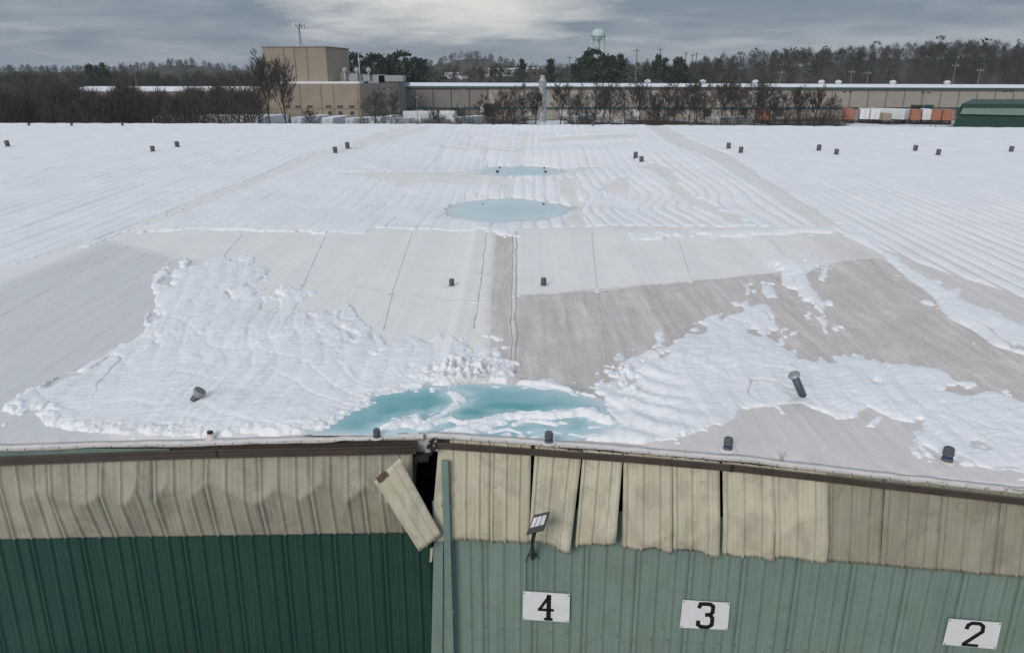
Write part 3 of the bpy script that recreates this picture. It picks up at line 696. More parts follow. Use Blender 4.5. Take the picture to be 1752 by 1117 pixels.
# left wall: buckled beige band over dark green
ZTL, ZB = -6.30, -8.0
xr_ = -1.78; i = 0
while xr_ > -24:
    xl_ = xr_ - PW; near = xl_ > -12
    seed = 100 + i
    def dfl(U, V, xl=xl_, xr=xr_, seed=seed):
        xx = xl + (xr - xl) * U
        zig = 0.32 + 0.22 * np.abs(((xx / 0.78 + 0.9 * noise(xx * 0.7, xx * 0 + 6, 80)) % 1.0) - 0.5) * 2 + 0.10 * noise(xx * 1.9, xx * 0 + 2, 81)
        fade = smooth(-9.6, -7.6, xx) * 0.85 + 0.15
        amp = (0.25 + 0.12 * noise(xx * 1.5, xx * 0, 82)) * fade
        return amp * tri(V, zig) + 0.02 * fbm(xx * 2, V * 3, 83, 2) - 0.02 * V
    z0 = -6.42 + (xl_ + 9.4) * 0.0125
    sheet('siding_panel', wall_pt(xl_, ZTL, 'L', .01), wall_pt(xr_, ZTL, 'L', .01), wall_pt(xl_, ZB - 0.004 * (xl_ + 5), 'L', .045), wall_pt(xr_, ZB - 0.004 * (xr_ + 5), 'L', .045),
          M['beige_dull'], front, 46 if near else 6, dfl)
    xr_ = xl_ - 0.003; i += 1
xr_ = -1.50; i = 0
while xr_ > -24:
    xl_ = xr_ - PW; near = xl_ > -12
    def dfl2(U, V, xl=xl_, xr=xr_):
        xx = xl + (xr - xl) * U
        c = 0.565 + 0.02 * np.sin(xx * 3.1) + 0.025 * noise(xx * 2.3, xx * 0, 84)
        return 0.09 * tri(V, c) ** 1.3 * (0.75 + 0.8 * noise(xx * 1.2, xx * 0 + 1, 85))
    sheet('siding_panel', wall_pt(xl_, -7.8, 'L', -.01), wall_pt(xr_, -7.8, 'L', -.01), wall_pt(xl_, -12.5, 'L', .0), wall_pt(xr_, -12.5, 'L', .0), M['dgreen'], front, 22 if near else 4, dfl2)
    xr_ = xl_ - 0.003
# right wall: pale green sheets from the ground to the eave line
def zt_r(x): return np.interp(x, [-1.5, 8.7, 30], [-6.10, -6.55, -7.2])
xl_ = -1.44
while xl_ < 24:
    xr_ = xl_ + PW; near = xl_ < 12
    def dfl3(U, V, xl=xl_, xr=xr_):
        xx = xl + (xr - xl) * U
        return 0.025 * fbm(xx * 0.9, V * 2.5, 86, 2)
    top = -7.2 if xl_ < 6 else -7.6
    sheet('siding_panel', wall_pt(xl_, top, 'R', -.03), wall_pt(xr_, top, 'R', -.03), wall_pt(xl_, -12.5, 'R', -.01), wall_pt(xr_, -12.5, 'R', -.01), M['lgreen'], front, 14 if near else 4, dfl3)
    xl_ = xr_ + 0.003
# right wall: beige sheets, several torn loose (photo corners -> points on or in front of the wall plane)
def q(px, py, off): return on_wall(px, py, 'R', off)
def wave(a, k, ph): return lambda U, V: a * np.sin(U * k + ph) * V + 0.012 * fbm(U * 4 + ph, V * 3, 87, 2)
def flap(a, seed, crease=None, camp=0.0):
    def fn(U, V):
        r = 1.5 * a * V ** 1.5 * (0.6 + 1.3 * noise(U * 2.2, U * 0 + seed, 88)) + 0.018 * fbm(U * 3 + seed, V * 4, 89, 2)
        if crease: r = r + 1.9 * camp * tri(np.clip(V, 0, 1), np.clip(crease + 0.16 * np.sin(U * 5 + seed) + 0.12 * noise(U * 4, U * 0 + seed, 90), 0.2, 0.93))
        return r
    return fn
def torn(a, seed): return lambda U: a * noise(U * 3.1, U * 0 + seed, 91) + 0.12 * a * noise(U * 7.0, U * 0 + seed, 92)
beige_sheets = [  # tl, tr, bl, br, material, deflection, foot
    ((770,764),(840,768),(771,922),(838,925),'beige', flap(.02, 1, .55, .02), torn(.02, 1)),
    ((840,768),(909,772),(839,925),(906,928),'beige', flap(.02, 2, .55, .03), torn(.02, 2)),
    ((916,774),(996,786),(905,924),(975,937),'beige', flap(.10, 3, .9, .03), torn(.04, 3)),
    ((998,782),(1066,789),(984,930),(1052,924),'beige', flap(.16, 4, .8, .05), torn(.10, 4)),
    ((1067,788),(1151,795),(1064,934),(1150,944),'beige', flap(.05, 5, .75, .05), torn(.05, 5)),
    ((1151,795),(1231,803),(1151,940),(1229,950),'beige', flap(.07, 6, .7, .06), torn(.05, 6)),
    ((1236,803),(1324,812),(1235,944),(1324,954),'beige', flap(.04, 7, .6, .05), torn(.05, 7)),
    ((1324,812),(1418,821),(1324,950),(1412,962),'beige', flap(.05, 8, .65, .05), torn(.05, 8)),
    ((1418,819),(1515,829),(1414,958),(1506,967),'beige_dull', flap(.01, 9), torn(.012, 9)),
    ((1515,829),(1615,838),(1506,967),(1602,975),'beige_dull', flap(.01, 10), torn(.012, 10)),
    ((1615,838),(1716,848),(1602,975),(1699,983),'beige_dull', flap(.01, 11), torn(.012, 11)),
    ((1716,848),(1820,858),(1699,983),(1799,992),'beige_dull', flap(.01, 12), torn(.012, 12)),
    ((1820,858),(1928,868),(1799,992),(1902,1001),'beige_dull', flap(.01, 13), torn(.012, 13))]
for k, (a, b, c, d, m, df, ft) in enumerate(beige_sheets):
    off = 0.03 + (0.018 if k % 2 else 0.0); po = 0.03 + (0.05 if 2 <= k <= 7 else 0)
    sheet('siding_panel', q(a[0], a[1] - 14, off), q(b[0], b[1] - 14, off), q(*c, po), q(*d, po), M[m], front, 24, df, ft, 1.25)
xl_ = float(q(1928, 868, .03)[0]) - 0.02
while xl_ < 24:
    sheet('siding_panel', wall_pt(xl_, -6.45, 'R', .03), wall_pt(xl_ + PW, -6.45, 'R', .03), wall_pt(xl_, -8.0, 'R', .03), wall_pt(xl_ + PW, -8.0, 'R', .03), M['beige_dull'], front, 4)
    xl_ += PW + 0.003
# torn corner piece beside the downspout, and its base below
def slab(name, pts, nrm, th, mat, parent):
    nrm = np.asarray(nrm, float); k = len(pts)
    vs = [tuple(np.asarray(p)) for p in pts] + [tuple(np.asarray(p) - nrm * th) for p in pts]
    fs = [tuple(range(k)), tuple(range(2 * k - 1, k - 1, -1))] + [(i, k + i, k + (i + 1) % k, (i + 1) % k) for i in range(k)]
    return MB().add(vs, fs).build(name, mat, parent)
_, tR, nR = wall_frame('R'); nR3 = np.array([nR[0], nR[1], 0]); tR3 = np.array([tR[0], tR[1], 0])
_, tL, nL = wall_frame('L'); nL3 = np.array([nL[0], nL[1], 0]); tL3 = np.array([tL[0], tL[1], 0])
slab('corner_trim', [q(750,768,.07), q(774,769,.07), q(770,925,.07), q(743,925,.07), q(742,860,.07)], nR3, 0.02, M['beige'], front)
slab('corner_trim', [q(742,925,.03), q(758,925,.03), q(757,1117,.03), q(738,1117,.03)], nR3, 0.03, M['lgreen'], front)
slab('corner_trim', [q(736,938,.02), q(741,936,.02), q(739,960,.02), q(735,962,.02)], nR3, 0.02, M['beige'], front)
# downspout
a_ = q(762, 786, .14); b_ = q(762, 786, .14).copy(); b_[2] = 0.05
sx = 0.062
def prism_z(x, y, z0, z1, t, n, w, d):
    t = np.array([t[0], t[1], 0]); n = np.array([n[0], n[1], 0]); c = np.array([x, y, 0])
    base = [c - t * w, c + t * w, c + t * w + n * d, c - t * w + n * d]
    vs = [tuple(p + np.array([0, 0, z0])) for p in base] + [tuple(p + np.array([0, 0, z1])) for p in base]
    return vs, [(0,3,2,1),(4,5,6,7),(0,1,5,4),(1,2,6,5),(2,3,7,6),(3,0,4,7)]
ds = MB(); ds.add(*prism_z(a_[0], a_[1], 0.05, a_[2], tR, nR, sx, 0.075)); 
dso = ds.build('downspout', M['spout'], warehouse, bevel=0.008)
for zz in (a_[2] - 0.9, a_[2] - 3.12):
    st = MB(); st.add(*prism_z(a_[0] - nR[0] * .03, a_[1] - nR[1] * .03, zz, zz + 0.035, tR, nR, sx + 0.02, 0.11)); st.build('strap', M['spout'], dso)
# gutters: open box section swept along the eave
def sweep(name, pts, prof, t, n, mat, parent, sm=False):
    pts = [np.asarray(p, float) for p in pts]; n3 = np.array([n[0], n[1], 0]); k = len(prof)
    vs = []
    for p in pts:
        for o, z in prof: vs.append(tuple(p + n3 * o + np.array([0, 0, z])))
    fs = []
    for j in range(len(pts) - 1):
        for i in range(k): fs.append((j * k + i, j * k + (i + 1) % k, (j + 1) * k + (i + 1) % k, (j + 1) * k + i))
    fs += [tuple(range(k))[::-1], tuple((len(pts) - 1) * k + i for i in range(k))]
    return MB().add(vs, fs).build(name, mat, parent)
GS = 0.76
GP = [(0, 0), (0.15, 0), (0.155, 0.055), (0.17, 0.075), (0.17, 0.115), (0.195, 0.15), (0.195, 0.185), (0.165, 0.185), (0.155, 0.12), (0.02, 0.03), (0.0, 0.185), (-0.02, 0.185)]
GPL = list(GP); GP = [(o, z * GS) for o, z in GP]
def gut(pxs, side):
    return [on_wall(x, y, side, 0.16) - 0.16 * np.array([*wall_frame(side)[2], 0]) + np.array([0, 0, 0]) for x, y in pxs]
ext = lambda p, q_, L: p + (p - q_) / np.linalg.norm(p - q_) * L
gl = gut([(0,797),(160,791),(300,786),(372,784)], 'L'); gl = [ext(gl[0], gl[1], 14)] + gl
sweep('gutter', gl, GPL, tL, nL, M['brown'], warehouse)
sweep('gutter', gut([(373.5,784),(520,781),(620,779),(712,777)], 'L'), GPL, tL, nL, M['brown'], warehouse)
sweep('gutter', gut([(744,768),(900,779),(1080,792),(1251,807)], 'R'), GP, tR, nR, M['brown'], warehouse)
gr_ = gut([(1253,807),(1420,826),(1600,847),(1752,865)], 'R'); gr_ = gr_ + [ext(gr_[-1], gr_[-2], 14)]
sweep('gutter', gr_, GP, tR, nR, M['brown'], warehouse)
jp = gut([(1252,807)], 'R')[0]
sweep('gutter_joint', [jp - tR3 * 0.03, jp + tR3 * 0.03], [(o + 0.006 * (1 if o > .1 else 0), z - 0.006 * (z < .05) + 0.006 * (z > .1)) for o, z in GP], tR, nR, M['dark'], warehouse)
jp = gut([(372.7,784)], 'L')[0]
sweep('gutter_joint', [jp - tL3 * 0.02, jp + tL3 * 0.02], [(o + 0.005 * (1 if o > .1 else 0), z - 0.005 * (z < .05) + 0.005 * (z > .1)) for o, z in GPL], tL, nL, M['dark'], warehouse)
# pale green old fascia exposed above the sagging left gutter
fp = [on_wall(x, y, 'L', 0.05) for x, y in ((-250, 797), (0, 784), (150, 777), (290, 772))]
vs = []; 
for p, hh in zip(fp, (0.20, 0.16, 0.12, 0.05)): vs += [tuple(p), tuple(p + np.array([0, 0, hh]))]
MB().add(vs, [(0,2,3,1),(2,4,5,3),(4,6,7,5)]).build('old_fascia', M['lgreen'], warehouse)
# roof edge: folded membrane lip with a fixing bar
def lip(x0, x1, name, z_drop, n=140, thick=0.02, out=0.05, zoff=0.0, mat='lip'):
    xs = np.linspace(x0, x1, n); y = edge_y(xs); z = membrane_z(xs, y) + CAMZ + zoff
    wv = 0.018 * fbm(xs * 2.3, xs * 0, 93, 3); wv2 = 0.03 * fbm(xs * 1.1, xs * 0 + 5, 94, 3)
    prof = [(0.10, 0.012), (-out * .5, 0.008), (-out, -0.02), (-out - 0.012, -z_drop), (-out + thick, -z_drop), (-out + thick * 1.6, -0.03), (0.10, -0.03)]
    rows = []
    for o, dz_ in prof:
        rows.append(np.stack([xs, y + o + wv * (o < 0), z + dz_ + wv2 * (dz_ < -0.03)], -1))
    V = np.stack(rows, 0); k = len(prof); i = np.arange(k * n).reshape(k, n)
    f = np.concatenate([np.stack([i[j, :-1], i[j, 1:], i[(j + 1) % k, 1:], i[(j + 1) % k, :-1]], -1) for j in range(k)])
    return link(name, np_mesh(name, V.reshape(-1, 3), f, False), M[mat], warehouse)
lip(-22, -1.55, 'roof_edge_flashing', 0.05, 260, 0.015, 0.03); lip(-1.47, 22, 'roof_edge_flashing', 0.05, 300, 0.015, 0.03)
M['bar'] = plain('fixing_bar', (0.66, 0.66, 0.66), 0.4, 0.2)
def bar(x0, x1, parent):
    xs = np.linspace(x0, x1, 60); y = edge_y(xs) - 0.016; z = membrane_z(xs, edge_y(xs)) + CAMZ - 0.036
    mb = MB()
    for j in range(59):
        p0 = Vector((xs[j], y[j] - 0.028, z[j])); p1 = Vector((xs[j + 1], y[j + 1] - 0.028, z[j + 1]))
        mb.add([p0, p1, p1 + Vector((0, 0, .03)), p0 + Vector((0, 0, .03)), p0 + Vector((0, .02, 0)), p1 + Vector((0, .02, 0)), p1 + Vector((0, .02, .03)), p0 + Vector((0, .02, .03))], [(0,1,2,3),(3,2,6,7),(4,7,6,5),(0,4,5,1)])
    return mb.build('fixing_bar', M['bar'], parent)
for a, b in ((-14, -9.2), (-9.17, -6.2), (-6.17, -3.2), (-3.17, -1.7), (-1.4, 1.6), (1.63, 4.6), (4.63, 7.6), (7.63, 11)): bar(a, b, warehouse)
# screws and stains along the bar, too small to pick apart
mb = MB()
for xx in np.arange(-13, 11, 0.30):
    if -1.6 < xx < -1.35: continue
    yy = float(edge_y(xx)) - 0.054; zz = float(membrane_z(np.array([xx]), np.array([edge_y(xx)]))[0]) + CAMZ - 0.022
    mb.box(xx - .006, xx + .006, yy, yy + .02, zz - .010, zz + .010)
tag(mb.build('fixing_screws', M['ventgrey'], warehouse), kind='stuff')
mb = MB()
for side, xs_, zz in (('R', np.arange(-1.1, 14, 0.305), -9.83), ('R', np.arange(-1.1, 14, 0.305), -11.3), ('L', np.arange(-13, -1.8, 0.305), -10.55)):
    for xx in xs_:
        p = wall_pt(xx, zz + 0.01 * math.sin(xx * 7), side, 0.028 if side == 'R' else 0.085); t_ = tR if side == 'R' else tL; n_ = nR if side == 'R' else nL
        mb.add(*prism_z(p[0], p[1], p[2] - .009, p[2] + .009, t_, n_, .009, .012))
tag(mb.build('wall_screws', M['rust'], front), kind='stuff')
# black hole where the eave tore apart: interior purlin ends, insulation rag, torn lip
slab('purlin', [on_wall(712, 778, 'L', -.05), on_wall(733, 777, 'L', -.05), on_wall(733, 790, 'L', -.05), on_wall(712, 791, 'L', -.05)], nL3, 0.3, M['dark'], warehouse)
slab('eave_strut', [on_wall(694, 781, 'L', -.02), on_wall(713, 782, 'L', -.02), on_wall(711, 850, 'L', -.02), on_wall(700, 830, 'L', -.02)], nL3, 0.06, M['rust'], warehouse)
mb = MB()
for px, py, r in ((738, 757, .05), (734, 764, .045), (741, 768, .05), (737, 776, .03), (742, 752, .035)):
    p = on_wall(px, py, 'R', .24); s_ = 10
    vs = []; 
    for j in range(4):
        for i_ in range(8):
            t = 2 * math.pi * i_ / 8; ph = math.pi * (j + .5) / 4 ; rr = r * (1 + .4 * math.sin(i_ * 2.7 + j * 1.9 + px))
            vs.append((p[0] + rr * math.sin(ph) * math.cos(t), p[1] + rr * math.sin(ph) * math.sin(t), p[2] + rr * math.cos(ph)))
    mb.add(vs, [(j * 8 + i_, j * 8 + (i_ + 1) % 8, (j + 1) * 8 + (i_ + 1) % 8, (j + 1) * 8 + i_) for j in range(3) for i_ in range(8)])
mb.build('torn_sealant', M['dark'], warehouse)
# interior shell so the hole reads dark: deck underside, far and side walls, floor
shell = MB()
shell.box(-69.3, 69.3, 129.6, 129.8, 0, 3.4)
for sx_ in (-1, 1):
    zr_ = float(ridge_z(69.4 * sx_)) + CAMZ - .1; ze_ = float(edge_z(69.4 * sx_)) + CAMZ - .1
    shell.add([(sx_ * 69.4, 11.6, 0), (sx_ * 69.4, 129.7, 0), (sx_ * 69.4, 129.7, 3.4), (sx_ * 69.4, 72, zr_), (sx_ * 69.4, 11.6, ze_)], [(0, 1, 2, 3, 4)])
shell.build('outer_wall', M['dgreen'], warehouse)
for pxs in ((560, 600), ):
    pass
for k, (xx, yy) in enumerate(((-2.9, 16.4), (2.6, 19.0), (-6.5, 20.5))):
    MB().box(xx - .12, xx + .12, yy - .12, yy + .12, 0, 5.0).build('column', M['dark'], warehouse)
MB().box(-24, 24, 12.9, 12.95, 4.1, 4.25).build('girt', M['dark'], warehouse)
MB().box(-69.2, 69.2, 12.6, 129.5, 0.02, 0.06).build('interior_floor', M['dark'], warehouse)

# fallen sheet hanging across the split
fs = thing('loose_siding_sheet', 'torn beige wall sheet hanging askew across the split in the wall', 'metal sheet')
tl_, tr_, br_, bl_ = on_wall(640, 822, 'L', .46), on_wall(684, 783, 'L', .46), on_wall(755, 913, 'L', .52), on_wall(717, 943, 'L', .52)
s0 = sheet('sheet', tl_, tr_, bl_, br_, M['beige'], fs, 20, lambda U, V: 0.03 * np.sin(U * 3.1) + 0.02 * fbm(U * 2, V * 4, 95, 2), None, 0.8)
r_ = slab('rust_patch', [on_wall(643, 818, 'L', .535), on_wall(658, 805, 'L', .535), on_wall(664, 813, 'L', .54), on_wall(649, 827, 'L', .54)], nL3, 0.004, M['rust'], fs)

# flood light on the right wall
fl = thing('flood_light', 'black floodlight with three pale lenses on a wall bracket above the sign 4', 'floodlight', tuple(q(912, 950, .05)))
base = np.array(fl.location)
def rel(px, py, off): return q(px, py, off) - base
H = [rel(913, 882, .62), rel(939, 876, .62), rel(929.5, 906.5, .80), rel(900, 914.5, .80)]     # head face: top left, top right, bottom right, bottom left
H = [np.asarray(h) for h in H]; hn = np.cross(H[1] - H[0], H[3] - H[0]); hn /= np.linalg.norm(hn); hn = hn if hn[2] > 0 else -hn
def hq(u, v, o): return (H[0] * (1 - u) + H[1] * u) * (1 - v) + (H[3] * (1 - u) + H[2] * u) * v + hn * o
slab('housing', [hq(0,0,0), hq(1,0,0), hq(1,1,0), hq(0,1,0)], hn, 0.055, M['lampmetal'], fl)
for k in range(3):
    u0 = 0.09 + k * 0.29
    slab('lens', [hq(u0,.12,.006), hq(u0 + .24,.12,.006), hq(u0 + .24,.66,.006), hq(u0,.66,.006)], hn, 0.005, M['lens'], fl)
for k in range(7):
    u0 = 0.03 + k * 0.145
    slab('fin', [hq(u0,-.06,-.01), hq(u0 + .07,-.06,-.01), hq(u0 + .07,.0,-.01), hq(u0,.0,-.01)], hn, 0.05, M['lampmetal'], fl)
mb = MB(); mb.tube(hq(.42, .94, -.05), rel(911, 926, .52), .035, .035, 10); mb.tube(rel(911, 926, .52), rel(911, 955, .04), .03, .03, 10); mb.build('arm', M['lampmetal'], fl)
mb = MB(); mb.tube(rel(911, 930, .35), rel(903.5, 950, .06), .008, .008, 6); mb.tube(rel(911, 930, .35), rel(918, 950, .06), .008, .008, 6)
mb.tube(rel(903.5, 950, .06), rel(899.5, 960, .06), .01, .01, 6); mb.tube(rel(918, 950, .06), rel(922, 957, .06), .01, .01, 6)
mb.tube(rel(903.5, 950, .06), rel(911, 949, .08), .008, .008, 6); mb.tube(rel(918, 950, .06), rel(911, 949, .08), .008, .008, 6); mb.build('bracket', M['lampmetal'], fl)
mb = MB(); mb.tube(rel(911, 946, .06), rel(911, 957, .06), .028, .03, 8); mb.build('junction_box', M['rust'], fl)
mb = MB(); mb.tube(rel(901, 960, .045), rel(901, 1010, .045), .006, .006, 6); mb.build('cable', M['lampmetal'], fl)

# number signs
def sign(corn, strokes, digit, label):
    c = [q(x, y, .055) for x, y in corn]; o = thing('number_sign', label, 'sign', tuple(c[3]), 0.0, 'number signs on the pale green wall')
    loc = np.array(o.location); c = [p - loc for p in c]
    slab('board', c, nR3, 0.012, M['signwhite'], o)
    def P(u, v): return (c[0] * (1 - u) + c[1] * u) * (1 - v) + (c[3] * (1 - u) + c[2] * u) * v + nR3 * 0.006
    mb = MB()
    for s_ in strokes:
        vs = [tuple(P(u, v)) for u, v in s_] + [tuple(P(u, v) - nR3 * 0.0035) for u, v in s_]; k = len(s_)
        mb.add(vs, [tuple(range(k)), tuple(range(2 * k - 1, k - 1, -1))] + [(i, k + i, k + (i + 1) % k, (i + 1) % k) for i in range(k)])
    mb.build('numeral', M['signblack'], o)
    for u, v in ((.03, .05), (.97, .05), (.97, .95), (.03, .95)):
        p = P(u, v); b = MB(); b.tube(p, p + nR3 * .006, .013, .011, 8); b.build('screw', M['ventgrey'], o)
    return o
def stroke(path, w, asp, closed=False):
    """mitred quads along a polyline in board (u, v) space; asp = height / width of the board"""
    out = []
    pts = [np.array([u, v * asp]) for u, v in path]
    n = len(pts); nor = []
    for i in range(n - 1):
        d = pts[i + 1] - pts[i]; d /= np.linalg.norm(d); nor.append(np.array([-d[1], d[0]]))
    L = []; Rr = []
    for i in range(n):
        if i == 0: m = nor[0]; k = 1
        elif i == n - 1: m = nor[-1]; k = 1
        else:
            m = nor[i - 1] + nor[i]; m /= np.linalg.norm(m); k = 1 / max(0.5, np.dot(m, nor[i]))
        L.append(pts[i] + m * w * k / 2); Rr.append(pts[i] - m * w * k / 2)
    for i in range(n - 1):
        out.append([(p[0], p[1] / asp) for p in (L[i], L[i + 1], Rr[i + 1], Rr[i])])
    return out
A = 0.62
four = stroke([(.555, .07), (.555, .95)], .098, A) + stroke([(.575, .075), (.365, .585)], .062, A)[:1] + stroke([(.325, .60), (.665, .60)], .06, A) + stroke([(.46, .93), (.645, .93)], .06, A)
three = stroke([(.36, .25), (.385, .10), (.455, .085), (.59, .085), (.655, .16), (.655, .37), (.60, .475)], .084, A) + stroke([(.50, .475), (.60, .475), (.66, .58), (.66, .83), (.59, .925), (.44, .925), (.37, .85), (.37, .70)], .084, A)
two = stroke([(.365, .33), (.385, .17), (.45, .09), (.60, .09), (.67, .18), (.675, .38), (.375, .90)], .078, A) + stroke([(.345, .925), (.655, .925)], .065, A)
sign([(895, 1011), (975, 1016), (974, 1064), (894, 1059)], four, '4', 'white sign with black 4 under the floodlight')
sign([(1168, 1026), (1249, 1031), (1245, 1077), (1163, 1073)], three, '3', 'white sign with black 3 below the torn beige sheets')
sign([(1624, 1058), (1714, 1065), (1704, 1110), (1613, 1102)], two, '2', 'white sign with black 2 at the lower right')

# snow covered dock canopy low on the left wall
cn = thing('dock_canopy', 'small dock canopy with snow on top at the lower left', 'canopy', (-10.4, 11.2, 1.7))
MB().box(-1.8, 1.78, -0.15, 0.62, 0.0, 0.12).build('deck', M['dgreen'], cn, bevel=.01)
xs = np.linspace(-1.78, 1.76, 50); ys = np.linspace(-0.14, 0.60, 16); Xc, Yc = np.meshgrid(xs, ys)
edg = np.minimum(np.minimum(Xc + 1.78, 1.76 - Xc), np.minimum(Yc + .14, .60 - Yc))
Zc = 0.115 + 0.10 * np.tanh(edg / .05) * (1 + .5 * fbm(Xc * 2, Yc * 2, 96, 3))
for bx_ in (-1.5, 0.0, 1.5):
    MB().tube((bx_, .0, .0), (bx_, .66, -.55), .03, .03, 6).build('bracket', M['dgreen'], cn)
link('snow_cap', np_mesh('snow_cap', np.stack([Xc, Yc, Zc], -1).reshape(-1, 3), grid_faces(*Xc.shape)), M['roofsnow'], cn)

# ------------------------------------------------------------------ roof vents
def rz_at(x, y): return float(membrane_z(np.array([x]), np.array([y]))[0]) + CAMZ
def vent_mesh(w, h, band):
    pass
def cap_vent(px, py, h_px, label, group, band=True, lean=(0, 0), w=None, sink=0.03):
    """louvred moisture vent: base collar, blue band, ribbed cap"""
    (x, y), = at_roof([(px, py)]); z = rz_at(x, y)
    m = h_px * (y * 0.98) / FPX * 1.06; r = (w or m * 0.30)
    o = thing('roof_vent', label, 'roof vent', (x, y, z - sink), random.uniform(-.3, .3), group)
    o.rotation_euler = (lean[0], lean[1], o.rotation_euler[2])
    MB().lathe([(r * 2.1, sink - .004), (r * 2.0, sink + .004), (r * 1.4, sink + .012)], 14).build('flashing', M['seam'], o, True)
    MB().lathe([(r * 1.5, 0), (r * 1.45, .02), (r * 1.05, .05), (r * 1.04, m * .34)], 12).build('collar', M['ventgrey'], o, True)
    if band: MB().lathe([(r * 0.94, m * .34), (r * 0.94, m * .52)], 12).build('band', M['ventblue'], o, True)
    else: MB().lathe([(r * 0.9, m * .34), (r * 0.9, m * .46)], 12).build('band', M['ventgrey'], o, True)
    b0 = m * (.52 if band else .46)
    prof = [(r * 1.06, b0), (r * 1.06, b0 + .01)]
    mb = MB(); vs = []; n = 24
    for rr, zz in ((r * 1.06, b0), (r * 0.98, m * .96), (r * 0.86, m), (r * 0.05, m * 1.005)):
        for i in range(n):
            t = 2 * math.pi * i / n; k = rr * (1 + (.045 if i % 2 else 0)); vs.append((k * math.cos(t), k * math.sin(t), zz))
    fs = [(j * n + i, j * n + (i + 1) % n, (j + 1) * n + (i + 1) % n, (j + 1) * n + i) for j in range(3) for i in range(n)] + [tuple(range(n))[::-1], tuple(range(3 * n, 4 * n))]
    mb.add(vs, fs); mb.build('cap', M['ventgrey'], o)
    return o
G1 = 'grey capped vents along the near eave'
cap_vent(645, 748, 20, 'dark vent cap at the eave beside the left end of the turquoise pond', G1, False)
cap_vent(939, 757, 24, 'grey and blue vent at the eave in front of the turquoise pond', G1)
cap_vent(1245, 769, 26, 'grey and blue vent on bare membrane above the torn beige sheets', G1)
cap_vent(1620, 789, 30, 'grey and blue vent beside the snow patch near the right end of the eave', G1)
G2 = 'dark vents on the clean membrane either side of the valley'
cap_vent(773, 490, 14, 'small dark vent on clean white membrane left of the valley strip', G2, False)
cap_vent(930, 488, 15, 'small dark vent on clean white membrane right of the valley strip', G2, False)
G3 = 'small dark vents in the ponds'
for px, py, hp, lb_ in ((826, 354, 5, 'tiny vent tip in the middle pond, left one'), (930, 354, 6, 'tiny vent tip in the middle pond, right one'),
                        (851, 300, 8, 'small vent at the near left rim of the farther pond'), (933, 300, 8, 'small vent at the near right rim of the farther pond'),
                        (855, 291, 5, 'tiny vent standing in the farther pond, left one'), (931, 292, 5, 'tiny vent standing in the farther pond, right one')):
    o = cap_vent(px, py, hp, lb_, G3, False)
    if hp in (5, 6): o.location.z = (W2 if py > 320 else W3) + CAMZ - 0.12
G4 = 'dark vents in the far snow field'
far_v = [(14, 251, 'dark vent at the far left edge of the snow field'), (262, 260, 'dark vent in the far left snow, lower of a pair'), (304, 252, 'dark vent in the far left snow, upper of a pair'),
         (574, 262, 'dark vent on the left fold line of the roof, lower of a pair'), (595, 254, 'dark vent beside the left fold line of the roof, upper of a pair'),
         (1087, 271, 'dark vent right of the farther pond, upper of a pair'), (1097, 278, 'dark vent right of the farther pond, lower of a pair'),
         (1246, 255, 'dark vent just right of the right fold line, upper of a pair'), (1267, 262, 'dark vent just right of the right fold line, lower of a pair'),
         (1400, 258, 'dark vent in the right snow field, upper of the middle pair'), (1430, 265, 'dark vent in the right snow field, lower of the middle pair'),
         (1565, 259, 'dark vent in the right snow field, upper of the outer pair'), (1604, 266, 'dark vent in the right snow field, lower of the outer pair'),
         (1729, 260, 'dark vent at the far right edge of the snow field')]
for px, py, lb_ in far_v: cap_vent(px, py + 1, 11, lb_, G4, False, (R(random.uniform(-4, 4)), R((px - 876) / 876 * 6)))
G5 = 'tiny vents on the far ridge'
for px, ord_ in ((50, 'first'), (123, 'second'), (210, 'third'), (1014, 'fourth'), (1182, 'fifth'), (1376, 'sixth')):
    cap_vent(px, 216.5, 6, f'tiny vent on the ridge line, {ord_} from the left', G5, False)
def pipe_vent(px, py, top_px, label, bell, grey):
    (x, y), = at_roof([(px, py)]); z = rz_at(x, y); tp = np.array(at_depth(top_px[0], top_px[1], y + 0.02 if bell else y - 0.05)) - np.array([x, y, z - .05])
    o = thing('vent_pipe', label, 'vent pipe', (x, y, z - .05)); tp = Vector(tp); d = tp.normalized(); r = 0.075
    mb = MB(); mb.tube((0, 0, 0), tp - d * .06, r, r, 14); mb.build('pipe', M['pipedark'], o, True)
    mb = MB()
    if bell: mb.tube(tp - d * .14, tp - d * .05, r, r * 1.6, 16); mb.tube(tp - d * .05, tp, r * 1.6, r * 1.65, 16)
    else: mb.tube(tp - d * .055, tp - d * .02, r * 1.5, r * 1.62, 16); mb.tube(tp - d * .02, tp + d * .015, r * 1.62, r * 1.3, 16)
    mb.build('cap', M['pipegrey'], o, False)
    if bell:
        mb = MB(); mb.tube(tp - d * .01, tp + d * .003, r * 1.35, r * 1.35, 14); mb.build('mouth', M['greywall'], o)
    return o
pipe_vent(324, 690, (343, 668), 'leaning grey bell-mouthed vent pipe half buried in the slid snow', True, True)
pipe_vent(1377, 681, (1358, 640), 'tall leaning dark vent pipe with round grey cap on the right', False, False)
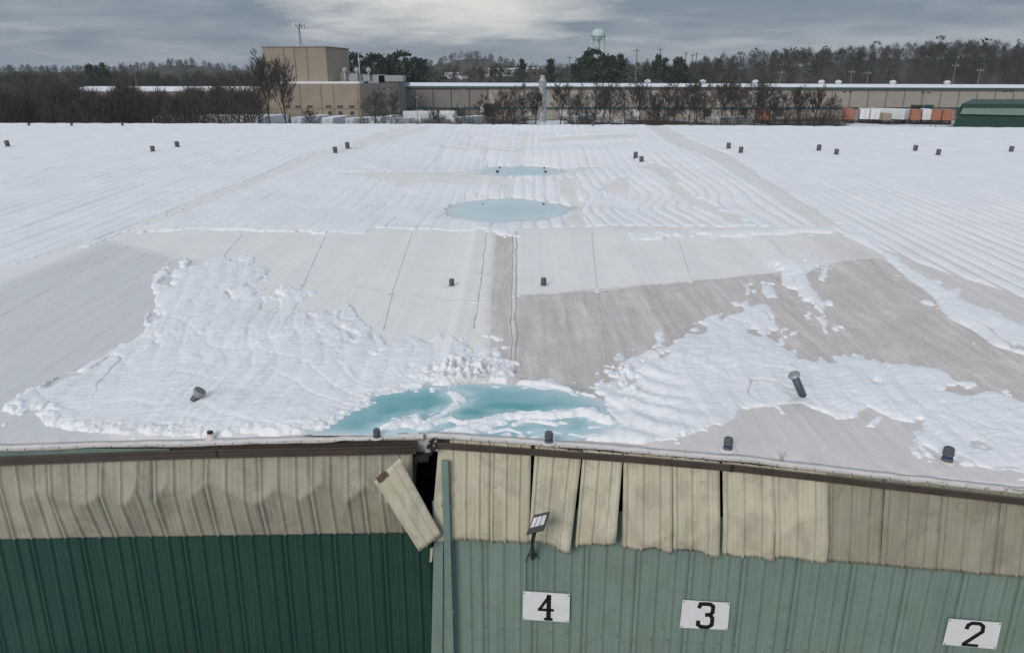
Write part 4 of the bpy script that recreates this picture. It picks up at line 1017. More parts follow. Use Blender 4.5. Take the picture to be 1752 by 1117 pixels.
# pale boot left of the pond near the eave
(x, y), = at_roof([(361, 751)]); o = thing('pipe_boot', 'small pale cone boot with dark rim near the eave below the bell vent', 'pipe boot', (x, y, rz_at(x, y) - .02))
MB().lathe([(.13, 0), (.075, .05), (.05, .13)], 12).build('cone', M['lip'], o, True); MB().lathe([(.052, .125), (.055, .155)], 12).build('rim', M['dark'], o)
for px, hgt, lb_ in ((1337, .35, 'dry weed sprig growing at the right eave'),):
    (x, y), = at_roof([(px, 790)]); o = thing('weed', lb_, 'plant', (x, float(edge_y(x)) + .04, rz_at(x, float(edge_y(x))) ))
    mb = MB(); random.seed(3)
    for k in range(9):
        p = Vector((random.uniform(-.03, .03), 0, 0)); d = Vector((random.uniform(-.3, .3), random.uniform(-.2, .2), 1))
        L = random.uniform(.12, hgt * .8); mb.tube(p, p + d * L * .6, .003, .002, 4, False); mb.tube(p + d * L * .6, p + d * L * .6 + Vector((d.x * 2.5, d.y, .7)) * L * .4, .002, .001, 4, False)
    mb.build('stems', M['leafyellow'], o)
# overflow lumps of snow mark nothing else on the roof

# ------------------------------------------------------------------ yard, ground, hills
def mat_ground():
    k = NT('yard_ground'); v = k.coord(obj=False)
    a = k.noise(v, 0.035, 6, 0.62, 0.4); b = k.noise(v, 0.4, 5, 0.6)
    c = k.ramp(b, [(0.3, (0.055, 0.050, 0.044)), (0.7, (0.115, 0.098, 0.08))])
    c = k.mix(k.ramp(a, [(0.50, 0.0), (0.56, 1.0)]), c, (0.70, 0.72, 0.75))
    k.col(c); return k.done(0.85)
g = MB(); g.add([(-5000, -300, 0), (5000, -300, 0), (5000, 7000, 0), (-5000, 7000, 0)], [(0, 1, 2, 3)])
tag(g.build('ground', mat_ground()), kind='structure')

def zpx(py, Y): return at_depth(876, py, Y)[2]
def xpx(px, py, Y): return at_depth(px, py, Y)[0]

# terrain of the wooded hills: height follows the skyline seen from the roof
HILL = [  # depth, [(pixel x, pixel y of the bare ground line)]
    (430, [(-700, 128), (-60, 127), (150, 130), (260, 131), (330, 127), (400, 131), (560, 122), (640, 117), (720, 122), (780, 134), (840, 136), (980, 132), (1030, 117), (1080, 126), (1180, 128), (1230, 120), (1330, 112), (1440, 108), (1560, 98), (1660, 96), (1760, 99), (2400, 96)]),
    (900, [(-700, 126), (0, 126), (200, 126), (262, 120), (310, 112), (345, 118), (420, 126), (700, 124), (752, 112), (790, 102), (830, 104), (865, 114), (900, 124), (1000, 126), (1250, 122), (1500, 112), (2400, 106)]),
    (1900, [(-700, 125), (100, 124), (400, 122), (650, 124), (900, 120), (1000, 116), (1200, 118), (1400, 122), (2400, 120)])]
def mat_hill():
    k = NT('wood_floor'); v = k.coord(obj=False); b = k.noise(v, 0.05, 6, 0.65)
    k.col(k.ramp(b, [(0.3, (0.040, 0.037, 0.030)), (0.7, (0.085, 0.073, 0.060))])); return k.done(0.95)
M['hill'] = mat_hill()
def hill_z(x, Yr, prof):
    xs = np.array([xpx(p, y, Yr) for p, y in prof]); zs = np.array([zpx(y, Yr) for p, y in prof])
    return np.interp(x, xs, zs)
hill_fn = []
for Yr, prof in HILL:
    W = Yr * 1.35; nx, ny = 620, 30; D = Yr * 0.34
    X, T = np.meshgrid(np.linspace(-W, W, nx), np.linspace(0, 1, ny))
    zt = np.maximum(hill_z(X, Yr, prof), 0.4)
    Zh = zt * np.sin(np.clip(T, 0, 1) * np.pi) ** 0.8 * (1 + 0.10 * fbm(X / (Yr * .09), T * 5, 101, 3)) - 0.6
    Zh = Zh + (3.0 if Yr < 500 else 7.0) * fbm(X / (Yr * .008), T * D / (Yr * .02), 102, 3) * np.sin(np.clip(T, 0, 1) * np.pi) ** .5
    Yh = Yr - D / 2 + D * T
    o = link('hill', np_mesh('hill', np.stack([X, Yh, Zh], -1).reshape(-1, 3), grid_faces(ny, nx)), M['hill']); tag(o, kind='structure')
    hill_fn.append((Yr, prof, D))

# ------------------------------------------------------------------ trees
def grow(seed, H, spread, counts=(8, 5, 5, 4), fork=0.28, thick=1.0):
    rr = random.Random(seed); segs = [[], []]
    def perp(d, a):
        o = d.orthogonal().normalized(); o.rotate(__import__('mathutils').Quaternion(d, a)); return o
    def branch(p, d, L, r, lv):
        nseg = 3 if lv < 2 else (2 if lv == 2 else 1)
        pts = [p.copy()]; dirs = []; dd = d.copy()
        for i in range(nseg):
            dd = (dd + Vector((rr.uniform(-1, 1), rr.uniform(-1, 1), rr.uniform(-.4, .9))) * (0.16 if lv else 0.07)).normalized()
            pts.append(pts[-1] + dd * L / nseg); dirs.append(dd.copy())
        for i in range(nseg):
            ra = r * (1 - 0.75 * i / nseg); rb = r * (1 - 0.75 * (i + 1) / nseg)
            segs[0 if lv < 2 else 1].append((pts[i], pts[i + 1], ra, rb))
        if lv >= len(counts): return
        n = counts[lv]; n = max(2, n + rr.randint(-1, 1)); a0 = rr.uniform(0, 6.28)
        for k in range(n):
            f = (fork + (1 - fork) * (k + rr.random()) / n) if lv == 0 else (0.22 + 0.78 * (k + rr.random()) / n)
            f = min(f, 0.999); i = min(int(f * nseg), nseg - 1); q_ = pts[i].lerp(pts[i + 1], f * nseg - i)
            ang = R(rr.uniform(28, 58) * spread) * (1.15 - 0.45 * f)
            a = a0 + k * 2.4 + rr.uniform(-.4, .4); nd = (dirs[i] * math.cos(ang) + perp(dirs[i], a) * math.sin(ang)); nd.z += 0.16; nd.normalize()
            LL = L * (rr.uniform(.42, .68) if lv == 0 else rr.uniform(.38, .62)) * (1.25 - 0.65 * f if lv == 0 else 1.1 - .4 * f)
            branch(q_, nd, LL, max(r * (1 - .7 * f) * .55, 0.010 * thick), lv + 1)
    branch(Vector((0, 0, -0.2)), Vector((rr.uniform(-.06, .06), rr.uniform(-.06, .06), 1)).normalized(), H * 0.84, H * 0.018 * thick, 0)
    return segs
def seg_mesh(segs, minr):
    P0 = np.array([s[0] for s in segs]); P1 = np.array([s[1] for s in segs]); r0 = np.maximum([s[2] for s in segs], minr); r1 = np.maximum([s[3] for s in segs], minr * .6)
    d = P1 - P0; d /= np.linalg.norm(d, axis=1)[:, None] + 1e-9
    a = np.cross(d, np.where(np.abs(d[:, 2:3]) < .9, [[0, 0, 1.]], [[1., 0, 0]])); a /= np.linalg.norm(a, axis=1)[:, None]; b = np.cross(d, a)
    V = []
    for P, r in ((P0, r0), (P1, r1)):
        for k in range(3):
            t = 2 * math.pi * k / 3; V.append(P + (a * math.cos(t) + b * math.sin(t)) * r[:, None])
    V = np.stack(V, 1); n = len(segs); base = np.arange(n)[:, None] * 6
    F = np.concatenate([base + np.array([[k, (k + 1) % 3, 3 + (k + 1) % 3, 3 + k]]) for k in range(3)])
    return V.reshape(-1, 3), F
BARE = []
for s_ in range(7):
    Hh = 10.0; sg = grow(50 + s_, Hh, (1.0, 0.8, 1.15, 0.9, 1.2, 0.75, 1.05)[s_], (10, 6, 6, 5), (.22, .35, .15, .3, .12, .4, .2)[s_])
    BARE.append((np_mesh('trunk', *seg_mesh(sg[0], .03), smooth_=False), np_mesh('crown', *seg_mesh(sg[1], .028), smooth_=False)))
    BARE[-1][0].materials.append(M['bark']); BARE[-1][1].materials.append(M['twig'] if s_ % 2 else M['twiggrey'])
def crown_cards(seed, n, H, wid, shape):
    r = np.random.default_rng(seed); nc = max(8, n // 45)
    ph = r.random(nc) * 6.283; zz = r.random(nc) ** 0.9
    if shape == 'cone': rad = (1 - zz) ** 0.8 * wid; hz = H * (0.08 + .92 * zz)
    elif shape == 'round': rad = np.sqrt(np.clip(1 - (2 * zz - 1) ** 2, 0, 1)) * wid; hz = H * (0.30 + .70 * zz)
    else: rad = np.sqrt(np.clip(1 - (2 * zz - .9) ** 2, 0.05, 1)) * wid * .85; hz = H * (0.5 + .5 * zz)
    rad = rad * np.sqrt(r.random(nc) * .75 + .25)
    C = np.stack([rad * np.cos(ph), rad * np.sin(ph), hz], -1)
    k = r.integers(0, nc, n); P = C[k] + r.normal(0, 1, (n, 3)) * np.array([.16, .16, .11]) * wid
    s = wid * (0.07 + .07 * r.random(n))[:, None]
    u = r.normal(0, 1, (n, 3)); u /= np.linalg.norm(u, axis=1)[:, None]; w = np.cross(u, r.normal(0, 1, (n, 3))); w /= np.linalg.norm(w, axis=1)[:, None] + 1e-9
    V = np.stack([P - u * s, P + w * s * .8, P + u * s, P - w * s * .8], 1).reshape(-1, 3)
    return V, np.arange(4 * n).reshape(n, 4)
EVER = []
for s_, (shape, wid) in enumerate((('cone', 2.4), ('round', 3.6), ('pine', 3.4), ('round', 2.8))):
    tr = MB(); tr.tube((0, 0, -.2), (0.1, 0, 6), .2, .1, 6, False); tr.tube((0.1, 0, 6), (0, .1, 9.5), .1, .03, 6, False)
    t_me = bpy.data.meshes.new('trunk'); t_me.from_pydata(tr.v, [], tr.f); t_me.materials.append(M['bark'])
    c_me = np_mesh('crown', *crown_cards(200 + s_, 1500, 10, wid, shape), smooth_=False); c_me.materials.append(M['needle']); EVER.append((t_me, c_me))
def tree(kind, x, y, z, H, rz, label, group, name, wide=1.0):
    t_me, c_me = kind
    o = thing(name, label, 'tree', (x, y, z), rz, group); s = H / 10.0; o.scale = (s * wide, s * wide, s)
    link('trunk', t_me, None, o); link('crown', c_me, None, o); return o
ORD = ['first', 'second', 'third', 'fourth', 'fifth', 'sixth', 'seventh', 'eighth', 'ninth', 'tenth', 'eleventh', 'twelfth', 'thirteenth', 'fourteenth', 'fifteenth', 'sixteenth', 'seventeenth', 'eighteenth', 'nineteenth', 'twentieth', 'twenty-first', 'twenty-second', 'twenty-third', 'twenty-fourth', 'twenty-fifth', 'twenty-sixth', 'twenty-seventh', 'twenty-eighth', 'twenty-ninth', 'thirtieth']
rt = random.Random(5)
# the two tall trees before the tan tower
tree(BARE[5], xpx(492, 205, 150), 150, 0, 13.8, .3, 'tallest bare leaning tree in front of the tan tower', 'tall bare trees before the tan building', 'bare_tree', .85)
tree(BARE[1], xpx(462, 205, 156), 156, 0, 15.2, 2.1, 'bare forked tree at the left edge of the tan tower', 'tall bare trees before the tan building', 'bare_tree', .8)
tree(BARE[0], xpx(444, 205, 170), 170, 0, 14.0, 1.0, 'bare thin tree just left of the tan tower', 'tall bare trees before the tan building', 'bare_tree', .6)
tree(BARE[4], xpx(640, 205, 168), 168, 0, 9.2, .9, 'bare rounded tree before the right end of the tan building', 'tall bare trees before the tan building', 'bare_tree', 1.0)
tree(BARE[2], xpx(668, 205, 160), 160, 0, 9.5, .2, 'bare tree at the right corner of the tan building', 'tall bare trees before the tan building', 'bare_tree', .8)
tree(BARE[3], xpx(530, 205, 160), 160, 0, 6.0, .2, 'short bare tree before the middle of the tan building', 'tall bare trees before the tan building', 'bare_tree', 1.1)
row = [(742, 172, 5.5), (790, 170, 6.2), (838, 172, 8.2), (862, 176, 9.3), (893, 168, 9.6), (915, 172, 9.0), (957, 178, 10.4), (985, 168, 8.8), (1014, 172, 11.0), (1042, 180, 10.3), (1071, 170, 10.6), (1098, 176, 10.2), (1122, 168, 8.6), (1150, 172, 10.4), (1178, 168, 10.8), (1206, 180, 9.4), (1236, 170, 10.6), (1262, 176, 10.2), (1290, 168, 10.4), (1318, 172, 9.8), (1342, 176, 10.2), (1368, 170, 9.2), (1392, 168, 9.6), (1418, 172, 8.2)]
for k_ in range(len(row) - 3):
    a_, b_ = row[k_ + 2], row[k_ + 3]
row = sorted(row + [(878, 186, 9.6), (1030, 188, 10.0), (1134, 184, 10.2), (1192, 186, 10.6), (1250, 188, 10.8), (1304, 184, 10.8)])
for i, (px, Yt, Hh) in enumerate(row):
    tree(BARE[(i * 3 + 1) % 7], xpx(px, 205, Yt), Yt, 0, Hh, rt.uniform(0, 6.28), f'{ORD[i]} bare tree from the left in the row before the long warehouse', 'bare trees in front of the long warehouse', 'bare_tree', rt.uniform(.85, 1.15))
# evergreens one can tell apart on the skyline
eg = [(690 / 4 , 112, 2, 380, 'round dark pine on the left skyline'), (152, 113, 0, 385, 'small pointed dark evergreen beside the left skyline pine'),
      (1018, 88, 1, 330, 'big dark evergreen crown under the water tower'), (1040, 96, 3, 335, 'dark evergreen just right of the one under the water tower'), (1062, 96, 0, 340, 'dark pointed evergreen right of the water tower'),
      (998, 100, 3, 345, 'dark evergreen at the left foot of the water tower'), (942, 104, 0, 350, 'small dark evergreen left of the water tower group'), (1129, 98, 2, 350, 'lone dark pine between the utility poles'),
      (1163, 103, 1, 345, 'dark evergreen right of the lone pine'), (688, 92, 1, 330, 'broad dark evergreen behind the roof units of the tan building'), (640, 94, 3, 325, 'dark evergreen behind the flag pole'),
      (665, 98, 2, 332, 'dark pine between the flag pole and the broad evergreen'), (606, 95, 1, 322, 'dark evergreen right beside the tan tower'), (715, 101, 3, 340, 'dark evergreen at the right end of the clump behind the tan building'), (893, 104, 0, 420, 'small dark evergreen right of the centre hill')]
for px, py, k, Yt, lb_ in eg:
    zt = zpx(py, Yt); z0 = max(0, zt - 17); tree(EVER[k], xpx(px, py, Yt), Yt, z0, zt - z0, rt.uniform(0, 6), lb_, 'dark evergreens on the skyline', 'evergreen_tree', 1.0 if k != 2 else .7)

# woods that read as one mass: many bare crowns joined
def low_tree(seed): 
    sg = grow(seed, 10, 1.0, (8, 5, 4), .18, 1.0); v, f = seg_mesh(sg[0] + sg[1], .035); return v, f
LOW = [low_tree(300 + s_) for s_ in range(6)]
LOWC = [crown_cards(320 + s_, 110, 10, 3.0, 'round') for s_ in range(3)]
def sliver_tree(seed, n=230, w=.05):
    r = np.random.default_rng(seed); zz = r.random(n) ** .7; ph = r.uniform(0, 6.28, n); rad = np.sin(np.clip(zz * .95 + .08, 0, 1) * np.pi) ** .7 * 2.7 * np.sqrt(r.random(n))
    P = np.stack([rad * np.cos(ph), rad * np.sin(ph), 1.0 + 7.2 * zz], -1); d = np.stack([np.cos(ph) * .45, np.sin(ph) * .45, np.full(n, .9)], -1) + r.normal(0, .3, (n, 3)); d /= np.linalg.norm(d, axis=1)[:, None]
    L = (1.0 + 1.3 * r.random(n))[:, None]; u = np.cross(d, r.normal(0, 1, (n, 3))); u /= np.linalg.norm(u, axis=1)[:, None] + 1e-9
    V = np.stack([P - u * w, P + u * w, P + d * L + u * w * .25, P + d * L - u * w * .25], 1).reshape(-1, 3); F = np.arange(4 * n).reshape(n, 4)
    sg = grow(seed, 10, 1.0, (6,), .2, .9); v2, f2 = seg_mesh(sg[0] + sg[1], .04)
    return np.concatenate([V, v2]), np.concatenate([F, f2 + len(V)])
SLIV = [sliver_tree(340 + k) for k in range(6)]; SLIVF = [sliver_tree(360 + k, 120, .10) for k in range(4)]
def mass(name, spots, label, mat, kinds=SLIV):
    Vs, Fs, b = [], [], 0
    for x, y, z, H, wd in spots:
        v, f = kinds[rt.randrange(len(kinds))]; a = rt.uniform(0, 6.28); c, s = math.cos(a), math.sin(a); k = H / 10
        vv = np.stack([(v[:, 0] * c - v[:, 1] * s) * k * wd + x, (v[:, 0] * s + v[:, 1] * c) * k * wd + y, v[:, 2] * k + z], -1)
        Vs.append(vv); Fs.append(f + b); b += len(vv)
    o = link(name, np_mesh(name, np.concatenate(Vs), np.concatenate(Fs), False), mat); return tag(o, label, 'woodland', kind='stuff')
sp = []
for i in range(210):      # near left wood
    Yt = rt.uniform(150, 235); px = rt.uniform(-130, 432); top = 152 + 34 * float(noise(np.array([px / 55.0]), np.array([Yt / 60.0]), 120)[0]) + rt.uniform(-10, 12)
    sp.append((xpx(px, 160, Yt), Yt, 0, max(4, zpx(top, Yt)), rt.uniform(.9, 1.3)))
mass('near_woodland', sp, 'bare brown wood beyond the roof on the left', M['twig'])
sp = []
for i in range(300):     # wood behind the low snow-roofed building
    Yt = rt.uniform(345, 420); px = rt.uniform(-220, 470); top = rt.uniform(117, 134)
    sp.append((xpx(px, 130, Yt), Yt, 0, max(6, zpx(top, Yt)), rt.uniform(.8, 1.2)))
mass('left_woodland', sp, 'bare wood on the left behind the low snow covered building', M['twiggrey'])
sp = []
def hill_spots(k, n, hmin, hmax, p0, p1, dens=None):
    Yr, prof, D = hill_fn[k]
    for i in range(n):
        px = rt.uniform(p0, p1); t = rt.uniform(.05, .62); Yt = Yr - D / 2 + D * t; x = xpx(px, 120, Yt)
        zg = max(float(hill_z(np.array([x]), Yr, prof)[0]), .4) * math.sin(t * math.pi) ** .8 - .8
        sp.append((x, Yt, zg, rt.uniform(hmin, hmax), rt.uniform(.8, 1.2)))
hill_spots(0, 520, 6, 10.5, 1180, 1830)
mass('right_hill_woodland', sp, 'bare wood covering the hill on the right', M['twiggrey'])
sp = []; hill_spots(0, 330, 5, 9, 440, 1220)
mass('middle_woodland', sp, 'bare wood across the middle distance', M['twig'])
sp = []; hill_spots(1, 900, 7, 12, -100, 1800)
mass('far_hill_woodland', sp, 'dense grey wood on the far hills', M['twiggrey'], SLIVF)
sp = []; hill_spots(2, 420, 12, 20, -100, 1850)
mass('horizon_woodland', sp, 'bluish wood along the horizon', M['twiggrey'], SLIVF)
sp = []; hill_spots(0, 60, 6, 11, 1200, 1830)
for i in range(26):
    Yt = rt.uniform(300, 420); px = rt.uniform(-100, 440); sp.append((xpx(px, 130, Yt), Yt, 0, max(6, zpx(rt.uniform(124, 140), Yt)), .8))
for i in range(40):
    Yt = rt.uniform(300, 400); px = rt.uniform(580, 1200); sp.append((xpx(px, 130, Yt), Yt, 0, max(5, zpx(rt.uniform(112, 132), Yt)), .8))
mass('evergreen_understorey', sp, 'dark evergreens scattered through the distant woods', M['needle'], LOWC)
# brush in front of the yards
def brush(name, n, p0, p1, y0, y1, h0, h1, label, mat, w=.022):
    r = np.random.default_rng(len(name)); Yb = r.uniform(y0, y1, n); px = r.uniform(p0, p1, n); x = (px - 876) / FPX * Yb * .957
    cl = noise(x * .12, Yb * .1, 111); h = (h0 + (h1 - h0) * r.random(n)) * np.clip(.65 + 1.2 * cl, .25, 1.3)
    dxy = r.normal(0, .32, (n, 2)) * h[:, None]; a = r.uniform(0, 6.28, n)
    P = np.stack([x, Yb, np.zeros(n)], -1); T = P + np.stack([dxy[:, 0], dxy[:, 1], h], -1); s = np.stack([np.cos(a), np.sin(a), 0 * a], -1) * w
    V = np.stack([P - s, P + s, T + s * .3, T - s * .3], 1).reshape(-1, 3)
    o = link(name, np_mesh(name, V, np.arange(4 * n).reshape(n, 4), False), mat); return tag(o, label, 'undergrowth', kind='stuff')
brush('brush_undergrowth', 34000, 690, 1450, 150, 190, 1.5, 6.2, 'dense brown brush under the tree row', M['brush'], .03)
brush('left_undergrowth', 30000, -120, 690, 145, 230, 1.0, 4.6, 'brown brush on the left beyond the roof', M['brush'], .03)
brush('right_undergrowth', 5000, 1400, 1640, 150, 200, .6, 2.2, 'low brown brush before the trailers on the right', M['brush'], .03)

# ------------------------------------------------------------------ far buildings
def part_box(name, mat, parent, *b, bevel=0): return MB().box(*b).build(name, mat, parent, bevel=bevel)
# long warehouse
Yw = 250.0; xL, xR = xpx(676, 170, Yw), 235.0
ze0, ze1 = zpx(149.5, Yw), zpx(153.0, Yw)
lw = thing('long_warehouse', 'very long low warehouse with tan ribbed wall and snow covered roof', 'warehouse', (xL, Yw, 0))
Lw = xR - xL; xs_mid = xpx(837, 170, Yw) - xL
def ze(x): return ze0 + (ze1 - ze0) * x / (xpx(1752, 150, Yw) - xL)
def wallq(name, x0, x1, z0, mat):
    MB().add([(x0, 0, z0), (x1, 0, z0), (x1, 0, ze(x1)), (x0, 0, ze(x0)), (x0, 60, z0), (x1, 60, z0), (x1, 60, ze(x1)), (x0, 60, ze(x0))], [(0,1,2,3),(1,5,6,2),(0,3,7,4),(4,7,6,5)]).build(name, mat, lw)
wallq('wall', 0, xs_mid, 0, M['greywall']); wallq('wall', xs_mid + .01, Lw, 0, M['tanwall'])
zr0, zr1 = zpx(141.5, Yw + 30) , zpx(146.5, Yw + 30)
MB().add([(-.5, -.6, ze0 + .35), (Lw, -.6, ze(Lw) + .35), (Lw, 30, ze(Lw) + .35 + (zr1 - ze1)), (-.5, 30, zr0), (Lw, 61, ze(Lw)), (-.5, 61, ze0)], [(0,1,2,3),(3,2,4,5)]).build('snow_roof', M['roofsnow'], lw)
MB().add([(-.5, -.62, ze0 - .35), (Lw, -.62, ze(Lw) - .35), (Lw, -.62, ze(Lw) + .38), (-.5, -.62, ze0 + .38), (-.5, -.1, ze0 - .35), (Lw, -.1, ze(Lw) - .35)], [(0,1,2,3),(0,4,5,1)]).build('eave_trim', M['greentrim'], lw)
x = 0.6
while x < Lw:
    MB().box(x - .16, x + .16, -.12, .02, 0, ze(x) - .36).build('pilaster', M['greentrim'] if x < xs_mid else M['tanseam'], lw); x += 5.75
MB().box(0, Lw, -.5, -.13, 3.3, 3.75).build('dock_canopy', M['greentrim'], lw)  # thin dark strip for the dark line at dock height
for x in np.arange(6, Lw - 4, 11.5): MB().box(x, x + 2.8, -.06, .02, .9, 3.2).build('dock_door', M['glassdark'] if rt.random() < .5 else M['trailwhite'], lw)
for px in (1108, 1202, 1292, 1405, 1434, 1527, 1620): 
    x = xpx(px, 145, Yw + 28) - xL; z = ze(x) + (zr0 - ze0) - .1; MB().lathe([(.9, -.4), (.9, .5), (1.2, .5), (1.1, 1.0), (.5, 1.4)], 10, (x, 28, z)).build('roof_ventilator', M['lens'], lw)
MB().box(xpx(1557, 180, Yw) - xL, xpx(1592, 180, Yw) - xL, -2.2, -.5, 3.9, 4.5).build('green_awning', M['dgreen'], lw)
MB().box(xpx(823, 180, Yw) - xL, xpx(847, 180, Yw) - xL, -5, -.13, 5.0, 6.0).build('loading_bridge', M['tanwall'], lw)
MB().box(xpx(823, 180, Yw) - xL, xpx(829, 180, Yw) - xL, -5.01, -.14, 2.4, 5.0).build('bridge_pier', M['trailwhite'], lw)

# tan plant with a tall block
Yt_ = 225.0
tp = thing('tan_plant', 'tan precast plant building with a tall windowless block', 'building', (xpx(430, 170, Yt_), Yt_, 0))
def rx(px, py=170, Y=Yt_): return xpx(px, py, Y) - tp.location.x
zlow = zpx(143.5, Yt_); ztop = zpx(82.0, Yt_); x0, x1 = rx(432), rx(676); c0 = rx(447, 110); c1 = rx(556, 110)
part_box('wall', M['tan'], tp, x0 + 3, x1 - 10, 0, 34, 0, zlow)
part_box('wall', M['tan'], tp, x0 - .5, x0 + 2.98, 4, 34, 0, zlow - 1.4)
MB().add([(x1 - 9.98, .02, 0), (x1, 9, 0), (x1, 34, 0), (x1 - 9.98, 34, 0), (x1 - 9.98, .02, zlow), (x1, 9, zlow + .2), (x1, 34, zlow + .2), (x1 - 9.98, 34, zlow)], [(0,1,5,4),(1,2,6,5),(2,3,7,6),(3,0,4,7),(4,5,6,7)]).build('wall', M['greywall'], tp)
part_box('snow_cap', M['roofsnow'], tp, x0 + 3, x1 - 10, -.05, 33, zlow, zlow + .55)
MB().add([(c0, 2, zlow + .56), (c1, 2, zlow + .56), (c1 + 4.2, 13, zlow + .56), (c0, 16, zlow + .56), (c0, 2, ztop), (c1, 2, ztop + .1), (c1 + 4.2, 13, ztop - .1), (c0, 16, ztop - .1)], [(0,1,5,4),(1,2,6,5),(2,3,7,6),(3,0,4,7),(4,5,6,7)]).build('tall_block', M['tan'], tp)
MB().add([(c0 - .1, 1.9, ztop), (c1 + .1, 1.9, ztop + .1), (c1 + 4.4, 13, ztop - .1), (c0 - .1, 16, ztop - .1), (c0 - .1, 1.9, ztop + .35), (c1 + .1, 1.9, ztop + .45), (c1 + 4.4, 13, ztop + .25), (c0 - .1, 16, ztop + .25)], [(0,1,5,4),(1,2,6,5),(2,3,7,6),(3,0,4,7),(4,5,6,7)]).build('parapet_cap', M['tanseam'], tp)
for px in (483, 502, 523): part_box('panel_joint', M['tanseam'], tp, rx(px, 110) - .11, rx(px, 110) + .11, 1.9, 2.05, zlow + .6, ztop)
for px in (514, 550, 571, 613): part_box('panel_joint', M['tanseam'], tp, rx(px) - .11, rx(px) + .11, -.08, .04, 0, zlow)
for px in (491, 509, 529, 561, 581, 601, 620): 
    w_ = part_box('window', M['glassdark'], tp, rx(px) - .8, rx(px) + .8, -.06, .06, zpx(184, Yt_), zpx(181, Yt_)); part_box('sill', M['tanseam'], w_, rx(px) - .9, rx(px) + .9, -.14, -.06, zpx(184.6, Yt_), zpx(184, Yt_))
for px in (563, 581, 601): part_box('window', M['glassdark'], tp, rx(px) - .55, rx(px) + .55, -.06, .06, zpx(197, Yt_), zpx(191, Yt_))
part_box('string_course', M['tanseam'], tp, x0 + 3, x1 - 10, -.10, .0, zpx(187, Yt_), zpx(186, Yt_))
for px, w_, h_ in ((566, 5, 2.6), (590, 4, 2.2), (612, 8, 1.9), (640, 9, 1.7)): part_box('roof_unit', M['steel'], tp, rx(px, 140), rx(px, 140) + w_ * .8, 8, 14, zlow + .56, zlow + .56 + h_)
for px in (582, 603, 624): MB().lathe([(.35, 0), (.35, 2.6), (.75, 2.7), (.8, 3.4), (.3, 3.9)], 10, (rx(px, 140), 7, zlow + .56)).build('exhaust_cowl', M['silver'], tp)
MB().tube((rx(632, 140), 9, zlow + .5), (rx(632, 140), 9, zlow + 5.5), .14, .08, 8).build('exhaust_stack', M['rust'], tp)
for k in range(14): 
    xa = rx(555, 140) + k * .75; MB().tube((xa, 5.5, zlow + .56), (xa, 5.5, zlow + 1.9), .04, .04, 5, False).build('rail_post', M['greywall'], tp)
MB().box(rx(555, 140), rx(555, 140) + 9.8, 5.45, 5.55, zlow + 1.85, zlow + 1.95).build('rail', M['greywall'], tp)
fp_ = thing('flag_pole', 'slim white flag pole rising behind the tan plant', 'pole', (xpx(616, 140, 236), 236 + 0, zlow + .6)); MB().tube((0, 0, -.1), (0, 0, zpx(92, 236) - zlow - .6), .16, .07, 8).build('shaft', M['trailwhite'], fp_); MB().lathe([(.05, 0), (.2, .15), (.05, .3)], 8, (0, 0, zpx(92, 236) - zlow - .6)).build('finial', M['lens'], fp_)

# phone mast behind the tall block
Ym = 330; mz = zpx(40, Ym); ma = thing('phone_mast', 'slim steel phone mast with antenna platform behind the tall tan block', 'mast', (xpx(515.5, 82, Ym), Ym, 0))
MB().tube((0, 0, 0), (-.3, 0, mz), .75, .38, 10).build('shaft', M['steel'], ma)
for zz, n, r_ in ((mz - .9, 9, 2.4), (mz - 9.5, 6, 1.5)):
    p_ = MB().lathe([(r_ * .8, -.15), (r_ * .8, .15)], 12, (-.3, 0, zz)).build('platform', M['steel'], ma)
    for k in range(n):
        a = 2 * math.pi * k / n; ax, ay = -.3 + r_ * math.cos(a), r_ * math.sin(a); MB().box(ax - .18, ax + .18, ay - .15, ay + .15, zz - 1.0, zz + 1.1).build('antenna', M['lens'], p_)

# water tower
Yq = 640; wt = thing('water_tower', 'pale green water tower on tall legs above the trees', 'water tower', (xpx(1023, 75, Yq), Yq, 0))
zt, zm, zb = zpx(49.5, Yq), zpx(63, Yq), zpx(70.5, Yq); rw = 11.3 * Yq * .957 / FPX
prof = [(.3, zb)] + [(rw * math.sin(a), zm - (zm - zb) * math.cos(a)) for a in np.linspace(.3, 1.57, 6)] + [(rw, zm + (zt - zm) * .35)] + [(rw * math.cos(a), zm + (zt - zm) * (.35 + .65 * math.sin(a))) for a in np.linspace(.15, 1.45, 8)]
tk = MB().lathe(prof, 28).build('tank', M['towerpaint'], wt, True)
MB().lathe([(rw + .1, zm - .2), (rw + .75, zm - .2), (rw + .75, zm + .25), (rw + .1, zm + .25)], 28).build('balcony', M['steel'], wt)
MB().lathe([(.6, 0), (.6, zb + .5)], 12).build('riser_pipe', M['towerpaint'], wt)
for k in range(6):
    a = R(60 * k + 12); MB().tube((rw * 1.12 * math.cos(a), rw * 1.12 * math.sin(a), 0), (rw * .98 * math.cos(a), rw * .98 * math.sin(a), zm), .42, .42, 8).build('leg', M['towerpaint'], wt)
for zz in (zb * .45, zb * .78):
    MB().lathe([(rw * 1.05, zz), (rw * 1.05 + .2, zz), (rw * 1.05 + .2, zz + .25), (rw * 1.05, zz + .25)], 6).build('brace_ring', M['towerpaint'], wt)

